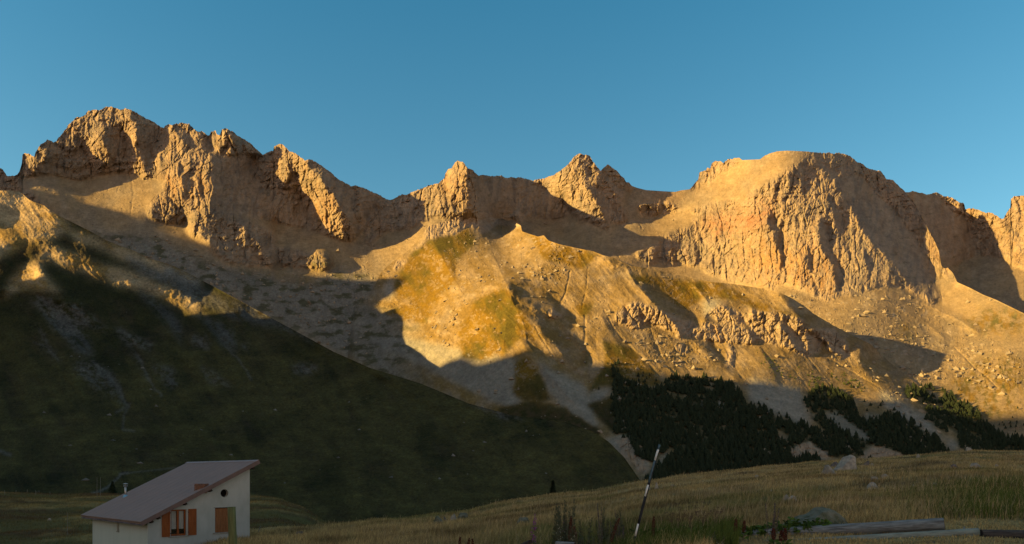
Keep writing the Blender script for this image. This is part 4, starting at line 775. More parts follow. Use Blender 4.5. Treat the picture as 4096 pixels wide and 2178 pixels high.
# ground under and behind the camera, valley floor to the horizon
GB = new_mat("valley_grass", (.05, .05, .02))[0]
xs = np.linspace(-60, 60, 60); ys = np.linspace(-60, 1.6, 40); XX, YY = np.meshgrid(xs, ys)
back = mesh_from_grid("meadow_behind", np.stack([XX, YY, -1.65 + .02 * YY - .02 + .1 * fbm(XX / 6, YY / 6, 3, 5) * np.clip(-YY / 10, 0, 1)], -1), GB); tag(back, kind="structure", label="meadow around the viewpoint")
a = np.linspace(0, 2 * np.pi, 97)[:-1]; rr = np.array([0, 300, 1200, 4000, 12000, 30000.])
Vf = np.array([[r * math.cos(t), r * math.sin(t), -110.0] for r in rr for t in a]); n_ = len(a)
Ff = [[i * n_ + j, i * n_ + (j + 1) % n_, (i + 1) * n_ + (j + 1) % n_, (i + 1) * n_ + j] for i in range(len(rr) - 1) for j in range(n_)]
vf = mesh_raw("valley_floor", Vf, Ff, GB); tag(vf, kind="structure", label="valley floor")

# ------------------------------------------------------------------ grass blades
GM, gn, gl, gb = new_mat("grass_blades", rough=.9, spec=.05)
at = gn.new("ShaderNodeAttribute"); at.attribute_name = "ground"; gl.new(at.outputs["Color"], gb.inputs["Base Color"])
def blades(name, x, y, z, h, w, col, lean, rs):
    n = len(x); th = rs.rand(n) * 2 * np.pi; dx, dy = np.cos(th) * w, np.sin(th) * w
    lx = rs.normal(0, 1, n) * lean * h + .12 * h; ly = rs.normal(0, 1, n) * lean * h
    V = np.zeros((n, 5, 3))
    V[:, 0] = np.stack([x - dx, y - dy, z - .03], -1); V[:, 1] = np.stack([x + dx, y + dy, z - .03], -1)
    V[:, 2] = np.stack([x + dx * .8 + lx * .35, y + dy * .8 + ly * .35, z + h * .55], -1); V[:, 3] = np.stack([x - dx * .8 + lx * .35, y - dy * .8 + ly * .35, z + h * .55], -1)
    V[:, 4] = np.stack([x + lx, y + ly, z + h], -1)
    b = np.arange(n)[:, None] * 5
    Ft = np.concatenate([b + np.array([[0, 1, 2]]), b + np.array([[0, 2, 3]]), b + np.array([[3, 2, 4]])], 0)
    C = np.repeat(col[:, None], 5, 1); C[:, 4] *= 1.15
    return mesh_raw(name, V.reshape(-1, 3), Ft, GM, C.reshape(-1, 3))
rs = np.random.RandomState(4)
N = 330000
u = rs.uniform(700, 4300, N); ec, Dc = crestN(u)
D = np.exp(rs.uniform(np.log(9.0), 1, N) * 0 + rs.uniform(0, 1, N) * (np.log(Dc * 1.02) - np.log(10.0)) + np.log(10.0))
x = (u - CX) / F * D; z = meadow_z(x, D); v = VH - z / D * F
keep = v < 2260
u, D, x, z, v = u[keep], D[keep], x[keep], z[keep], v[keep]
pt = fbm(x / 3.0, D / 3.0, 3, 241); pt2 = fbm(x / 14, D / 9, 4, 221)
h = (.07 + .16 * np.clip(pt + .35, 0, 1) + .12 * rs.rand(len(x)) ** 3) * np.interp(D, [10, 60, 150], [1.0, 1.1, 1.25]) * (1 + .6 * sstep(2050, 2140, v))
h = h * (1 - .82 * sstep(2840, 2900, u) * (1 - sstep(4090, 4250, u)) * (1 - sstep(14.6, 16.0, D)))
c = meadow_col(x, D, u, v) * rs.uniform(.55, 1.5, (len(x), 1))
grass = blades("meadow_grass", x, D, z, h, .0035 + D * .00022, c, .28, rs)
tag(grass, kind="stuff", label="dry straw coloured grass covering the near meadow")
# taller seeding stalks
N = 16000
u = rs.uniform(900, 4300, N); ec, Dc = crestN(u); D = np.exp(rs.uniform(0, 1, N) * (np.log(Dc * 1.01) - np.log(10.0)) + np.log(10.0)); x = (u - CX) / F * D; z = meadow_z(x, D)
k = (fbm(x / 5, D / 5, 3, 251) > .0) & ~((u > 2850) & (D < 15.5)); u, D, x, z = u[k], D[k], x[k], z[k]
stalks = blades("grass_stalks", x, D, z, rs.uniform(.25, .6, len(x)), .002 + D * .00016, np.array([.36, .27, .15]) * rs.uniform(.5, 1.2, (len(x), 1)), .16, rs)
tag(stalks, kind="stuff", label="taller pale seed stalks standing in the meadow")
N = 90000
u = rs.uniform(-150, 1500, N); D = rs.uniform(60, 172, N); x = (u - CX) / F * D; z = pasture_z(x, D)
pg = blades("pasture_grass", x, D, z, rs.uniform(.08, .28, N), .004 + D * .0002, past_col(x, D) * rs.uniform(.6, 1.45, (N, 1)), .3, rs)
tag(pg, kind="stuff", label="short dark grass on the plain behind the house")

# ------------------------------------------------------------------ small builders
def noisy_mat(name, c1, c2, scale, rough=.9, bump=0.0, stretch=(1, 1, 1), detail=6, lo=.35, hi=.65, spec=.15):
    m, n, l, b = new_mat(name, c1, rough, spec)
    tc = n.new("ShaderNodeTexCoord"); mp = n.new("ShaderNodeMapping"); mp.inputs["Scale"].default_value = stretch
    nz = n.new("ShaderNodeTexNoise"); nz.inputs["Scale"].default_value = scale; nz.inputs["Detail"].default_value = detail; nz.inputs["Roughness"].default_value = .65
    l.new(tc.outputs["Object"], mp.inputs[0]); l.new(mp.outputs[0], nz.inputs["Vector"])
    mr = n.new("ShaderNodeMapRange"); mr.inputs[1].default_value = lo; mr.inputs[2].default_value = hi; l.new(nz.outputs[0], mr.inputs[0])
    mx = n.new("ShaderNodeMix"); mx.data_type = 'RGBA'; mx.inputs[6].default_value = (*c1, 1); mx.inputs[7].default_value = (*c2, 1)
    l.new(mr.outputs[0], mx.inputs[0]); l.new(mx.outputs[2], b.inputs["Base Color"])
    if bump:
        bp = n.new("ShaderNodeBump"); bp.inputs["Distance"].default_value = bump; bp.inputs["Strength"].default_value = .8
        l.new(nz.outputs[0], bp.inputs["Height"]); l.new(bp.outputs[0], b.inputs["Normal"])
    return m
class MB:
    def __init__(s): s.v = []; s.f = []
    def quadbox(s, o, ax, ay, az):
        """box from corner o with edge vectors ax, ay, az"""
        o = Vector(o); ax, ay, az = Vector(ax), Vector(ay), Vector(az); b = len(s.v)
        for k in (0, 1):
            for p in (o, o + ax, o + ax + ay, o + ay): s.v.append(tuple(p + az * k))
        s.f += [(b, b + 3, b + 2, b + 1), (b + 4, b + 5, b + 6, b + 7), (b, b + 1, b + 5, b + 4), (b + 1, b + 2, b + 6, b + 5), (b + 2, b + 3, b + 7, b + 6), (b + 3, b, b + 4, b + 7)]
    def tube(s, pts, rad, n=8, cap=True):
        b0 = len(s.v); pts = [Vector(p) for p in pts]
        for i, p in enumerate(pts):
            d = (pts[min(i + 1, len(pts) - 1)] - pts[max(i - 1, 0)]).normalized()
            a = d.cross(Vector((0, 0, 1)) if abs(d.z) < .9 else Vector((1, 0, 0))).normalized(); c = d.cross(a)
            r = rad[i] if hasattr(rad, '__len__') else rad
            for k in range(n):
                t = 2 * math.pi * k / n; s.v.append(tuple(p + a * math.cos(t) * r + c * math.sin(t) * r))
        for i in range(len(pts) - 1):
            for k in range(n):
                a1 = b0 + i * n + k; a2 = b0 + i * n + (k + 1) % n; s.f.append((a1, a2, a2 + n, a1 + n))
        if cap:
            s.f.append(tuple(b0 + k for k in range(n))[::-1]); s.f.append(tuple(b0 + (len(pts) - 1) * n + k for k in range(n)))
    def build(s, name, mat, parent=None, smooth=False, bevel=0):
        me = bpy.data.meshes.new(name); me.from_pydata(s.v, [], s.f); me.update()
        bm = bmesh.new(); bm.from_mesh(me); bmesh.ops.recalc_face_normals(bm, faces=bm.faces)
        if bevel: bmesh.ops.bevel(bm, geom=list(bm.edges), offset=bevel, segments=1, affect='EDGES')
        bm.to_mesh(me); bm.free()
        for p in me.polygons: p.use_smooth = smooth
        me.materials.append(mat); o = bpy.data.objects.new(name, me); COL.objects.link(o)
        if parent:
            o.parent = parent; o.matrix_parent_inverse = Matrix.Translation(-parent.location)
        return o
def empty(name, loc):
    o = bpy.data.objects.new(name, None); o.location = loc; o.empty_display_size = .1; COL.objects.link(o); return o

# ------------------------------------------------------------------ house
Y0 = 38.0
C0 = Vector((-.4927 * Y0, Y0, 0)); d1 = Vector((-.7227, .6911, 0)); d2 = Vector((.6911, .7227, 0)); UP = Vector((0, 0, 1))
LA, LB, TH = 5.54, 8.56, .3        # gable wall, long wall, wall thickness
ZB = -7.6
EO, RO = .45, .35                  # overhangs at the eave and along the rake
P0 = C0 - d1 * RO - d2 * EO + UP * -2.34
rise = 3.206 / 6.32
def roofz(a): return -2.34 + (a + EO) * rise       # top of the roof above distance a along the gable wall
RT = .17
plaster = noisy_mat("plaster_grey", (.29, .305, .29), (.205, .22, .205), 1.3, bump=.01, stretch=(1, 1, .45), lo=.3, hi=.75)
plaster2 = noisy_mat("plaster_pale", (.40, .44, .40), (.31, .35, .31), .9, bump=.01, stretch=(1.6, 1.6, .3), lo=.2, hi=.9)
roofm = noisy_mat("roof_sheet", (.235, .16, .135), (.185, .13, .112), .9, rough=.6, bump=.0, stretch=(1, 1, 1), lo=.2, hi=.8)
facm = noisy_mat("rake_board", (.12, .078, .068), (.085, .058, .052), 3, rough=.6)
eavem = noisy_mat("eave_board", (.13, .125, .15), (.06, .055, .065), 2.2, rough=.7)
woodO = noisy_mat("varnished_wood", (.20, .058, .011), (.11, .030, .007), 3.5, rough=.55, stretch=(3, 3, .6), lo=.3, hi=.7)
woodD = noisy_mat("weathered_varnish", (.21, .095, .035), (.10, .035, .012), 6, rough=.6, stretch=(5, 5, .5), lo=.3, hi=.7)
darkm = new_mat("dark_opening", (.006, .006, .007), .9)[0]
stonem = noisy_mat("sill_stone", (.25, .24, .2), (.15, .14, .12), 6)
irond = new_mat("dark_iron", (.03, .03, .03), .6)[0]
beamm = noisy_mat("beam_wood", (.03, .022, .016), (.018, .013, .01), 8)
house = empty("house", C0 + UP * ZB); tag(house, "pale plastered house with one brown roof slope and orange wooden shutters", "house")

def wall_with_holes(name, O, dx, length, ztop, holes, mat, inward, parent):
    """wall plane at O along dx, ztop(a) gives its height, holes = (a0, a1, z0, z1) rectangles or (a, z, r) circles cut through the thickness"""
    bm = bmesh.new()
    cuts_a = sorted(set([0, length] + [h[0] for h in holes if len(h) == 4] + [h[1] for h in holes if len(h) == 4] + [v for h in holes if len(h) == 3 for v in (h[0] - h[2] - .1, h[0] + h[2] + .1)]))
    def pt(a, z, t=0): return O + dx * a + UP * z + inward * t
    def face(ps):
        bm.faces.new([bm.verts.new(p) for p in ps])
    for a0, a1 in zip(cuts_a[:-1], cuts_a[1:]):
        hs = [h for h in holes if (len(h) == 4 and h[0] <= a0 + 1e-6 and h[1] >= a1 - 1e-6) or (len(h) == 3 and h[0] - h[2] - .1 <= a0 + 1e-6 and h[0] + h[2] + .1 >= a1 - 1e-6)]
        spans = []
        for h in hs: spans.append((h[2], h[3], None) if len(h) == 4 else (h[1] - h[2] - .1, h[1] + h[2] + .1, h))
        spans.sort(key=lambda s_: s_[0]); z = ZB
        for z0, z1, c in spans:
            face([pt(a0, z), pt(a1, z), pt(a1, z0), pt(a0, z0)])
            if c is not None:
                cx, cz, r = c; n = 28; ring = []; outer = []
                for k in range(n):
                    t = 2 * math.pi * (k + .5) / n; ca, sa = math.cos(t), math.sin(t); m_ = (r + .1) / max(abs(ca), abs(sa))
                    ring.append(pt(cx + r * ca, cz + r * sa)); outer.append(pt(cx + m_ * ca, cz + m_ * sa))
                for k in range(n):
                    j = (k + 1) % n
                    t0 = 2 * math.pi * (k + .5) / n; t1 = t0 + 2 * math.pi / n
                    quad = [ring[k], outer[k], outer[j], ring[j]]
                    for q in (1, 3, 5, 7):
                        tq = q * math.pi / 4
                        if t0 < tq < t1 or t0 < tq + 2 * math.pi < t1:
                            cr = pt(cx + (r + .1) * (1 if math.cos(tq) > 0 else -1), cz + (r + .1) * (1 if math.sin(tq) > 0 else -1)); quad = [ring[k], outer[k], cr, outer[j], ring[j]]
                    face(quad)
                    face([ring[k], ring[j], ring[j] + inward * .25, ring[k] + inward * .25])
            else:
                A = [pt(a0, z0), pt(a1, z0), pt(a1, z1), pt(a0, z1)]
            z = z1
        face([pt(a0, z), pt(a1, z), pt(a1, ztop(a1)), pt(a0, ztop(a0))])
    for h in holes:
        if len(h) == 4:
            a0, a1, z0, z1 = h; A = [pt(a0, z0), pt(a1, z0), pt(a1, z1), pt(a0, z1)]
            for i in range(4):
                face([A[i], A[(i + 1) % 4], A[(i + 1) % 4] + inward * .22, A[i] + inward * .22])
    bmesh.ops.remove_doubles(bm, verts=bm.verts, dist=1e-4)
    me = bpy.data.meshes.new(name); bm.to_mesh(me); bm.free(); me.materials.append(mat)
    o = bpy.data.objects.new(name, me); COL.objects.link(o); o.parent = parent; o.matrix_parent_inverse = Matrix.Translation(-parent.location); return o
W1 = (1.165, 1.973, -3.19, -1.80); W2 = (3.53, 4.46, -3.14, -1.78); SL = (4.04, 4.50, -3.10, -2.50 + .0)
gable_top = lambda a: roofz(a) - RT - .005
wall_with_holes("wall", C0, d2, LA, gable_top, [W1, W2, (4.06, -.975, .22)], plaster, d1, house)
wall_with_holes("wall", C0 + d2 * .0, d1, LB, lambda a: roofz(0) - RT - .005, [(4.10, 4.46, -3.08, -2.42)], plaster2, d2, house)
mb = MB()   # the two walls turned away
mb.quadbox(C0 + d2 * (LA - TH) + d1 * .002 + UP * ZB, d2 * TH, d1 * LB, UP * (gable_top(LA - TH) - ZB)); 
mb.v[4:8] = [(p[0], p[1], roofz((Vector(p) - C0).dot(d2)) - RT - .005) for p in mb.v[4:8]]
mb.build("wall", plaster, house)
mb = MB(); mb.quadbox(C0 + d1 * (LB - TH) + d2 * .3 + UP * ZB, d1 * TH, d2 * (LA - .6), UP * 1)
mb.v[4:8] = [(p[0], p[1], roofz((Vector(p) - C0).dot(d2)) - RT - .005) for p in mb.v[4:8]]
mb.build("wall", plaster, house)
# dark inside so that openings do not show daylight
mb = MB(); mb.quadbox(C0 + d1 * .4 + d2 * .4 + UP * ZB, d1 * (LB - .9), d2 * (LA - .8), UP * 1)
mb.v[4:8] = [(p[0], p[1], roofz((Vector(p) - C0).dot(d2)) - RT - .2) for p in mb.v[4:8]]
mb.build("interior", darkm, house)
# roof
LR_, SR_ = 9.57, 6.32
sv = d2 * SR_ + UP * 3.206; nrm = d1.cross(sv).normalized() * -1
if nrm.z < 0: nrm = -nrm
mb = MB(); mb.quadbox(P0 - nrm * RT, d1 * LR_, sv, nrm * RT)
roof = mb.build("roof", roofm, house)
def rp(s_, t_, h_=0): return P0 + d1 * s_ + sv * t_ + nrm * h_
mb = MB(); mb.quadbox(rp(-.03, -.005, -RT - .04), d1 * .028, sv * 1.01, nrm * (RT + .055)); mb.build("rake_board", facm, roof)
mb = MB()
for k in range(5):
    mb.quadbox(rp(LR_ / 5 * k + .01, 0, -RT - .05) - d2 * (.035 + .008 * (k % 2)), d1 * (LR_ / 5 - .02), d2 * .03, UP * (RT + .03))
mb.build("eave_board", eavem, roof)
mb = MB(); mb.quadbox(rp(-.03, 1.0, .003) - sv.normalized() * .16, d1 * (LR_ + .05), sv.normalized() * .18, nrm * .025); mb.build("ridge_cap", noisy_mat("ridge_metal", (.27, .23, .23), (.2, .17, .17), 4, rough=.5), roof)
mb = MB()
for k in range(1, 12): mb.quadbox(rp(LR_ / 12 * k, .01, .001), d1 * .02, sv * .96, nrm * .006)
mb.build("roof_seam", roofm, roof)
for t_ in (.06, .115, .33, .545, .93):
    mb = MB(); mb.quadbox(rp(.02, t_, -RT - .16), d1 * (RO + .05), sv.normalized() * .13, nrm * .155); mb.build("purlin", beamm, house)
def on_roof(u, v):
    d = Vector(((u - CX) / F, 1, (VH - v) / F)); t = (P0 - Vector((0, 0, 0))).dot(nrm) / d.dot(nrm); return d * t
# crumbling brick chimney
c0 = on_roof(776, 1964); c1 = on_roof(818, 1951)
brick = noisy_mat("old_brick", (.20, .095, .055), (.10, .06, .045), 14, bump=.02)
mb = MB(); rng = random.Random(3)
ax = (c1 - c0); ax.z = 0; axn = ax.normalized(); ay = Vector((-axn.y, axn.x, 0)); wdt = ax.length
for row in range(8):
    for side in range(3):
        for k in range(5):
            zz = c0.z - .15 + row * .065 + .02
            hh = [.46, .38, .30, .34, .36][k] + rng.uniform(-.03, .03)
            if zz - c0.z > hh: continue
            mb.quadbox(c0 + axn * (wdt / 5 * k + .004 + (.02 if row % 2 else 0)) + ay * (side * .13) + UP * (zz - c0.z) + axn * rng.uniform(-.008, .008), axn * (wdt / 5 - .008), ay * .12, UP * .058)
mb.build("chimney", brick, roof, bevel=.006)
# steel flue
f0 = on_roof(502, 1986); met = new_mat("flue_steel", (.32, .33, .33), .35, .5)[0]; met.node_tree.nodes["Principled BSDF"].inputs["Metallic"].default_value = .7
fl = MB(); fl.tube([f0 - UP * .1, f0 + UP * .62], .06, 14); flo = fl.build("flue", met, roof, True)
k = MB(); k.tube([f0 + UP * .60, f0 + UP * .63, f0 + UP * .66], [.10, .13, .10], 14); k.tube([f0 + UP * .74, f0 + UP * .76, f0 + UP * .80], [.15, .15, .03], 14)
for q in range(3):
    t = q * 2.1; k.tube([f0 + UP * .64 + Vector((math.cos(t), math.sin(t), 0)) * .08, f0 + UP * .76 + Vector((math.cos(t), math.sin(t), 0)) * .1], .008, 5)
k.build("flue_cap", met, flo)
k = MB(); k.tube([f0 - UP * .06, f0 + UP * .05, f0 + UP * .1], [.17, .12, .062], 14); k.build("flashing", new_mat("blue_flashing", (.10, .27, .42), .4, .5)[0], flo)
# windows
def gp(a, z, t=0): return C0 + d2 * a + UP * z + d1 * t
win = MB(); a0, a1, z0, z1 = W1
def bar(mb_, a_, b_, za, zb, t0=.10, t1=.15): mb_.quadbox(gp(a_, za, t0), d2 * (b_ - a_), d1 * (t1 - t0), UP * (zb - za))
fr = MB(); bar(fr, a0, a0 + .07, z0, z1); bar(fr, a1 - .07, a1, z0, z1); bar(fr, a0 + .071, a1 - .071, z0, z0 + .10); bar(fr, a0 + .071, a1 - .071, z1 - .07, z1)
am = (a0 + a1) / 2 + .0; bar(fr, am - .055, am + .055, z0 + .101, z1 - .071, .095, .15)
wo = fr.build("window", woodO, house, bevel=.006)
gls, gn_, gl_, gb_ = new_mat("pane_glass", (.02, .022, .025), .08, .5)
g = MB(); g.quadbox(gp(a0 + .05, z0 + .05, .132), d2 * (a1 - a0 - .1), d1 * .004, UP * (z1 - z0 - .1)); 
gls.node_tree.nodes["Principled BSDF"].inputs["Transmission Weight"].default_value = .85; g.build("pane", gls, wo)
tr_ = gn_.new("ShaderNodeBsdfTransparent"); gy_ = gn_.new("ShaderNodeBsdfGlossy"); gy_.inputs["Roughness"].default_value = .05; mxs = gn_.new("ShaderNodeMixShader"); mxs.inputs[0].default_value = .07
gl_.new(tr_.outputs[0], mxs.inputs[1]); gl_.new(gy_.outputs[0], mxs.inputs[2]); gl_.new(mxs.outputs[0], gn_["Material Output"].inputs["Surface"])
cur = noisy_mat("net_curtain", (.34, .35, .33), (.26, .27, .26), 9, stretch=(6, 6, .4))
for s0, s1 in ((a0 + .075, am - .056), (am + .056, a1 - .075)):
    g = MB()
    n = 12
    for q in range(n + 1):
        aa = s0 + (s1 - s0) * q / n; off = .19 + .008 * (q % 2)
        g.v += [tuple(gp(aa, z0 + .36, off)), tuple(gp(aa, z1 - .08, off))]
    for q in range(n): g.f.append((2 * q, 2 * q + 2, 2 * q + 3, 2 * q + 1))
    g.build("curtain", cur, wo)
def sill(a_, b_, z_): 
    g = MB(); g.quadbox(gp(a_ - .12, z_ - .055, -.07), d2 * (b_ - a_ + .24), d1 * .16, UP * .05); g.build("sill", stonem, house, bevel=.005)
sill(a0, a1, z0); sill(W2[0], W2[1], W2[2])
def shutter(a_, b_, z0_, z1_, t_, mat, hinge_left):
    s_ = MB(); w = .075
    def bb(x0, x1, y0, y1, th0=0., th1=.03): s_.quadbox(gp(x0, y0, t_ + th0), d2 * (x1 - x0), d1 * (th1 - th0), UP * (y1 - y0))
    bb(a_, a_ + w, z0_, z1_); bb(b_ - w, b_, z0_, z1_); zm = z0_ + (z1_ - z0_) * .5
    for y in (z0_, zm - .05, z1_ - .09): bb(a_ + w + .001, b_ - w - .001, y, y + .09)
    bb(a_ + w + .001, b_ - w - .001, z0_ + .091, zm - .051, .012, .024); bb(a_ + w + .001, b_ - w - .001, zm + .041, z1_ - .091, .012, .024)
    o = s_.build("shutter", mat, house, bevel=.004)
    h = MB(); hx = a_ - .02 if hinge_left else b_ - .0
    for y in (z0_ + .15, z1_ - .2):
        h = MB(); h.quadbox(gp(hx, y, t_ - .012), d2 * .05, d1 * .012, UP * .05); h.build("hinge", irond, o)
shutter(.70, 1.12, z0 - .02, z1 + .02, -.045, woodO, False); shutter(2.06, 2.50, z0 - .0, z1 + .02, -.045, woodO, True)
zz0, zz1 = W2[2] + .01, W2[3] - .03; mid = (W2[0] + W2[1]) / 2
for q, (s0, s1) in enumerate(((W2[0] + .01, mid - .004), (mid + .004, W2[1] - .01))):
    s_ = MB(); npl = 4
    for k in range(npl): s_.quadbox(gp(s0 + (s1 - s0) / npl * k + .002, zz0, .05), d2 * ((s1 - s0) / npl - .004), d1 * .03, UP * (zz1 - zz0))
    o = s_.build("shutter", woodD, house, bevel=.003)
h = MB(); h.quadbox(gp(W2[0] - .07, W2[3] - .0, -.012), d2 * (W2[1] - W2[0] + .14), d1 * .01, UP * .025); h.build("lintel", irond, house)
# round vent with its rim, slit window
rim = MB(); n = 28
for k in range(n):
    t = 2 * math.pi * k / n
    for r_, tt in ((.22, -.004), (.245, -.004), (.22, .2)): rim.v.append(tuple(gp(4.06 + r_ * math.cos(t), -.975 + r_ * math.sin(t), tt)))
for k in range(n):
    j = (k + 1) % n; rim.f += [(3 * k, 3 * k + 1, 3 * j + 1, 3 * j), (3 * k, 3 * j, 3 * j + 2, 3 * k + 2)]
rim.build("round_opening", plaster, house)
h = MB(); h.quadbox(C0 + d1 * 4.06 + UP * -3.13 - d2 * .03, d1 * .44, d2 * .12, UP * .045); h.build("sill", stonem, house)
h = MB(); h.quadbox(C0 + d1 * 4.11 + UP * -3.07 + d2 * .10, d1 * .34, d2 * .03, UP * .64); h.build("window", noisy_mat("slit_wood", (.06, .05, .04), (.03, .026, .02), 8), house)
# ------------------------------------------------------------------ rocks
rockA = noisy_mat("boulder_stone", (.27, .235, .185), (.11, .105, .095), 3.2, bump=.05, lo=.35, hi=.7)
rockB = noisy_mat("pale_stone", (.30, .275, .225), (.15, .14, .125), 3.5, bump=.04)
rockM = noisy_mat("lichened_stone", (.13, .13, .10), (.055, .062, .035), 4.5, bump=.05, lo=.4, hi=.62)
rockD = noisy_mat("dark_stone", (.12, .11, .105), (.06, .055, .055), 4, bump=.04)
def rock(name, u0, u1, v0, v1, label, mat=rockA, seed=0, flat=.5, tilt=0.0, group=None, where=on_meadow, sharp=1.0, dshift=0, profile=None):
    """rock filling bearings u0..u1, from row v0 (top) down to v1 (foot)"""
    x, y, z = where((u0 + u1) / 2, v1)
    y += dshift
    w = (u1 - u0) / F * y; h = (v1 - v0 + 6) / F * y * 1.08
    rg = np.random.RandomState(seed + 7)
    n = 26; ph = np.linspace(0, np.pi, n)[:, None]; th = np.linspace(0, 2 * np.pi, 2 * n + 1)[:-1][None]
    d = np.stack([np.sin(ph) * np.cos(th), np.sin(ph) * np.sin(th), np.cos(ph) + 0 * th], -1)
    r = np.full(d.shape[:2], 1.0)
    for k in range(13):     # chop flat facets
        a = rg.normal(size=3); a[2] = abs(a[2]) * .8; a /= np.linalg.norm(a); lim = rg.uniform(.52, .85)
        dd_ = d @ a; r = np.where(dd_ > 1e-3, np.minimum(r, lim / np.maximum(dd_, 1e-3)), r)
    r = r * (1 + .07 * fbm(d[..., 0] * 2.2 + seed, d[..., 1] * 2.2 + d[..., 2] * 2.1, 4, seed) * 1.6)
    V = d * r[..., None]
    V[..., 0] /= np.ptp(V[..., 0]); V[..., 1] *= .5 / np.abs(V[..., 1]).max(); zt = V[..., 2].max()
    V[..., 2] = V[..., 2] / zt
    V[..., 0] *= w; V[..., 1] *= min(w, 2.2 * h + .2) * .9; V[..., 2] = np.where(V[..., 2] > 0, V[..., 2] * h * 1.0, V[..., 2] * h * .5)
    if profile is not None:
        px = np.interp(V[..., 0] / w + .5, [p[0] for p in profile], [p[1] for p in profile]); V[..., 2] = np.where(V[..., 2] > 0, V[..., 2] * px, V[..., 2])
    V[..., 0] += tilt * V[..., 2]
    Vv = V.reshape(-1, 3) + np.array([0, 0, -.02])
    m2 = 2 * n; idx = np.arange(n * m2).reshape(n, m2); F4 = np.stack([idx[:-1], np.roll(idx, -1, 1)[:-1], np.roll(idx, -1, 1)[1:], idx[1:]], -1).reshape(-1, 4)
    o = mesh_raw(name, Vv, F4[:, ::-1], mat); o.location = (x, y + (h * .4), z)
    tag(o, label, "rock", group); return o
G1 = "rocks lying in the meadow"
rock("boulder", 3352, 3450, 1828, 1882, "large pale upright boulder with slanting bands near the meadow crest", rockB, 3, tilt=.15, group=G1, profile=[(0, .35), (.3, .9), (.5, 1), (.85, .9), (1, .6)])
rock("flat_rock", 3322, 3368, 1854, 1873, "thin dark slab leaning against the left side of the large pale boulder", rockD, 5, group=G1)
rock("boulder", 3286, 3356, 1868, 1901, "low grey rock in front of the thin dark slab by the large boulder", rockA, 8, group=G1)
rock("boulder", 3446, 3481, 1850, 1869, "small wedge shaped grey rock just right of the large pale boulder", rockD, 9, group=G1, tilt=.4)
rock("stone", 3484, 3500, 1859, 1866, "tiny pale stone at the right end of the boulder cluster on the crest", rockB, 10, group=G1)
rock("boulder", 3466, 3530, 1930, 1956, "smooth whitish rock in the grass below the boulder cluster", rockB, 12, group=G1, profile=[(0, .8), (.3, 1), (1, .55)])
rock("stone", 3526, 3562, 1902, 1915, "low grey rock in grass above the smooth whitish rock", rockA, 13, group=G1)
rock("stone", 3484, 3518, 1912, 1924, "flat brown grey stone left of the low grey rock in the upper grass", rockA, 14, group=G1)
rock("stone", 3126, 3162, 1984, 2008, "left half of the broken pale slab in the middle of the meadow", rockA, 15, group=G1)
rock("stone", 3158, 3200, 1988, 2007, "right half of the broken pale slab in the middle of the meadow", rockB, 16, group=G1)
rock("stone", 3795, 3840, 1863, 1874, "flat dark stone flush with the upper meadow at right", rockD, 18, group=G1)
rock("stone", 3880, 3930, 1858, 1872, "flat grey stone right of the flat dark stone in the upper meadow", rockA, 19, group=G1)
rock("stone", 3867, 3892, 1795, 1805, "single pale stone on the skyline of the meadow crest at right", rockB, 20, group=G1)
rock("stone", 3668, 3684, 1823, 1831, "small pale stone just below the meadow crest", rockB, 21, group=G1)
rock("stone", 3650, 3664, 1943, 1950, "white stone between green tufts on the right of the meadow", rockB, 22, group=G1)
rock("stone", 3078, 3094, 1965, 1970, "small white stone left of and above the broken pale slab", rockB, 24, group=G1)
rock("stone", 2888, 2902, 2038, 2046, "small white stone low in the meadow right of the snow pole", rockB, 25, group=G1)
rock("boulder", 3105, 3450, 2036, 2118, "broad rounded lichen covered boulder behind the logs", rockM, 31, group=G1, profile=[(0, .1), (.25, .45), (.45, .72), (.52, .98), (.62, 1), (.72, .85), (.88, .42), (1, .12)])
rock("boulder", 2616, 2642, 1936, 1962, "upright pale rock right of the snow pole on the slope", rockB, 33, group=G1)
rock("stone", 2578, 2608, 1948, 1966, "low pale rock partly behind the snow pole", rockB, 34, group=G1)
rock("boulder", 1725, 1779, 2073, 2104, "leftmost grey lichened rock of the row on the left meadow edge", rockM, 36, group=G1)
rock("boulder", 1774, 1793, 2074, 2092, "dark pointed stone between the two rocks of the row on the left meadow edge", rockD, 37, group=G1, tilt=-.3)
rock("boulder", 1792, 1830, 2062, 2090, "pinkish brown rock in the middle of the row on the left meadow edge", rockA, 38, group=G1)
rock("boulder", 1822, 1872, 2058, 2080, "long low rock at the right end of the row on the left meadow edge", rockM, 39, group=G1)
rock("boulder", 2063, 2128, 2076, 2101, "rounded lichened rock in dry grass left of the pink fireweed", rockM, 40, group=G1)
rock("stone", 1404, 1412, 2107, 2113, "tiny white stone in the low grass at the left", rockB, 41, group=G1)
rock("stone", 1170, 1216, 2132, 2143, "dark flat stone in the low grass right of the house", rockD, 42, group=G1)
rock("stone", 1480, 1500, 2122, 2127, "pale flat stone in the grass midway between house and rock row", rockB, 43, group=G1)
rock("stone", 1568, 1604, 2153, 2162, "grey stone near the bottom edge left of the red dock spikes", rockA, 44, group=G1)
rock("stone", 186, 203, 2079, 2084, "small pale stone on the plain left of the house", rockB, 45, group=G1, where=on_pasture)
for i, (u_, v_, s_, lb) in enumerate([(2830, 1998, 9, "tiny stone in the meadow above the green leafy patch"), (2690, 1948, 8, "tiny white stone on the slope right of the upright pale rock"), (3030, 1911, 9, "tiny stone high on the slope left of the boulder cluster"),
        (3358, 1975, 11, "small stone in grass below the flat brown grey stone"), (3740, 1942, 9, "small stone right of the white stone in the green tufts"), (3990, 1868, 9, "tiny stone at the far right below the crest")]):
    rock("stone", u_ - s_, u_ + s_, v_ - s_ * .6, v_, lb, rockB, 60 + i, group=G1)

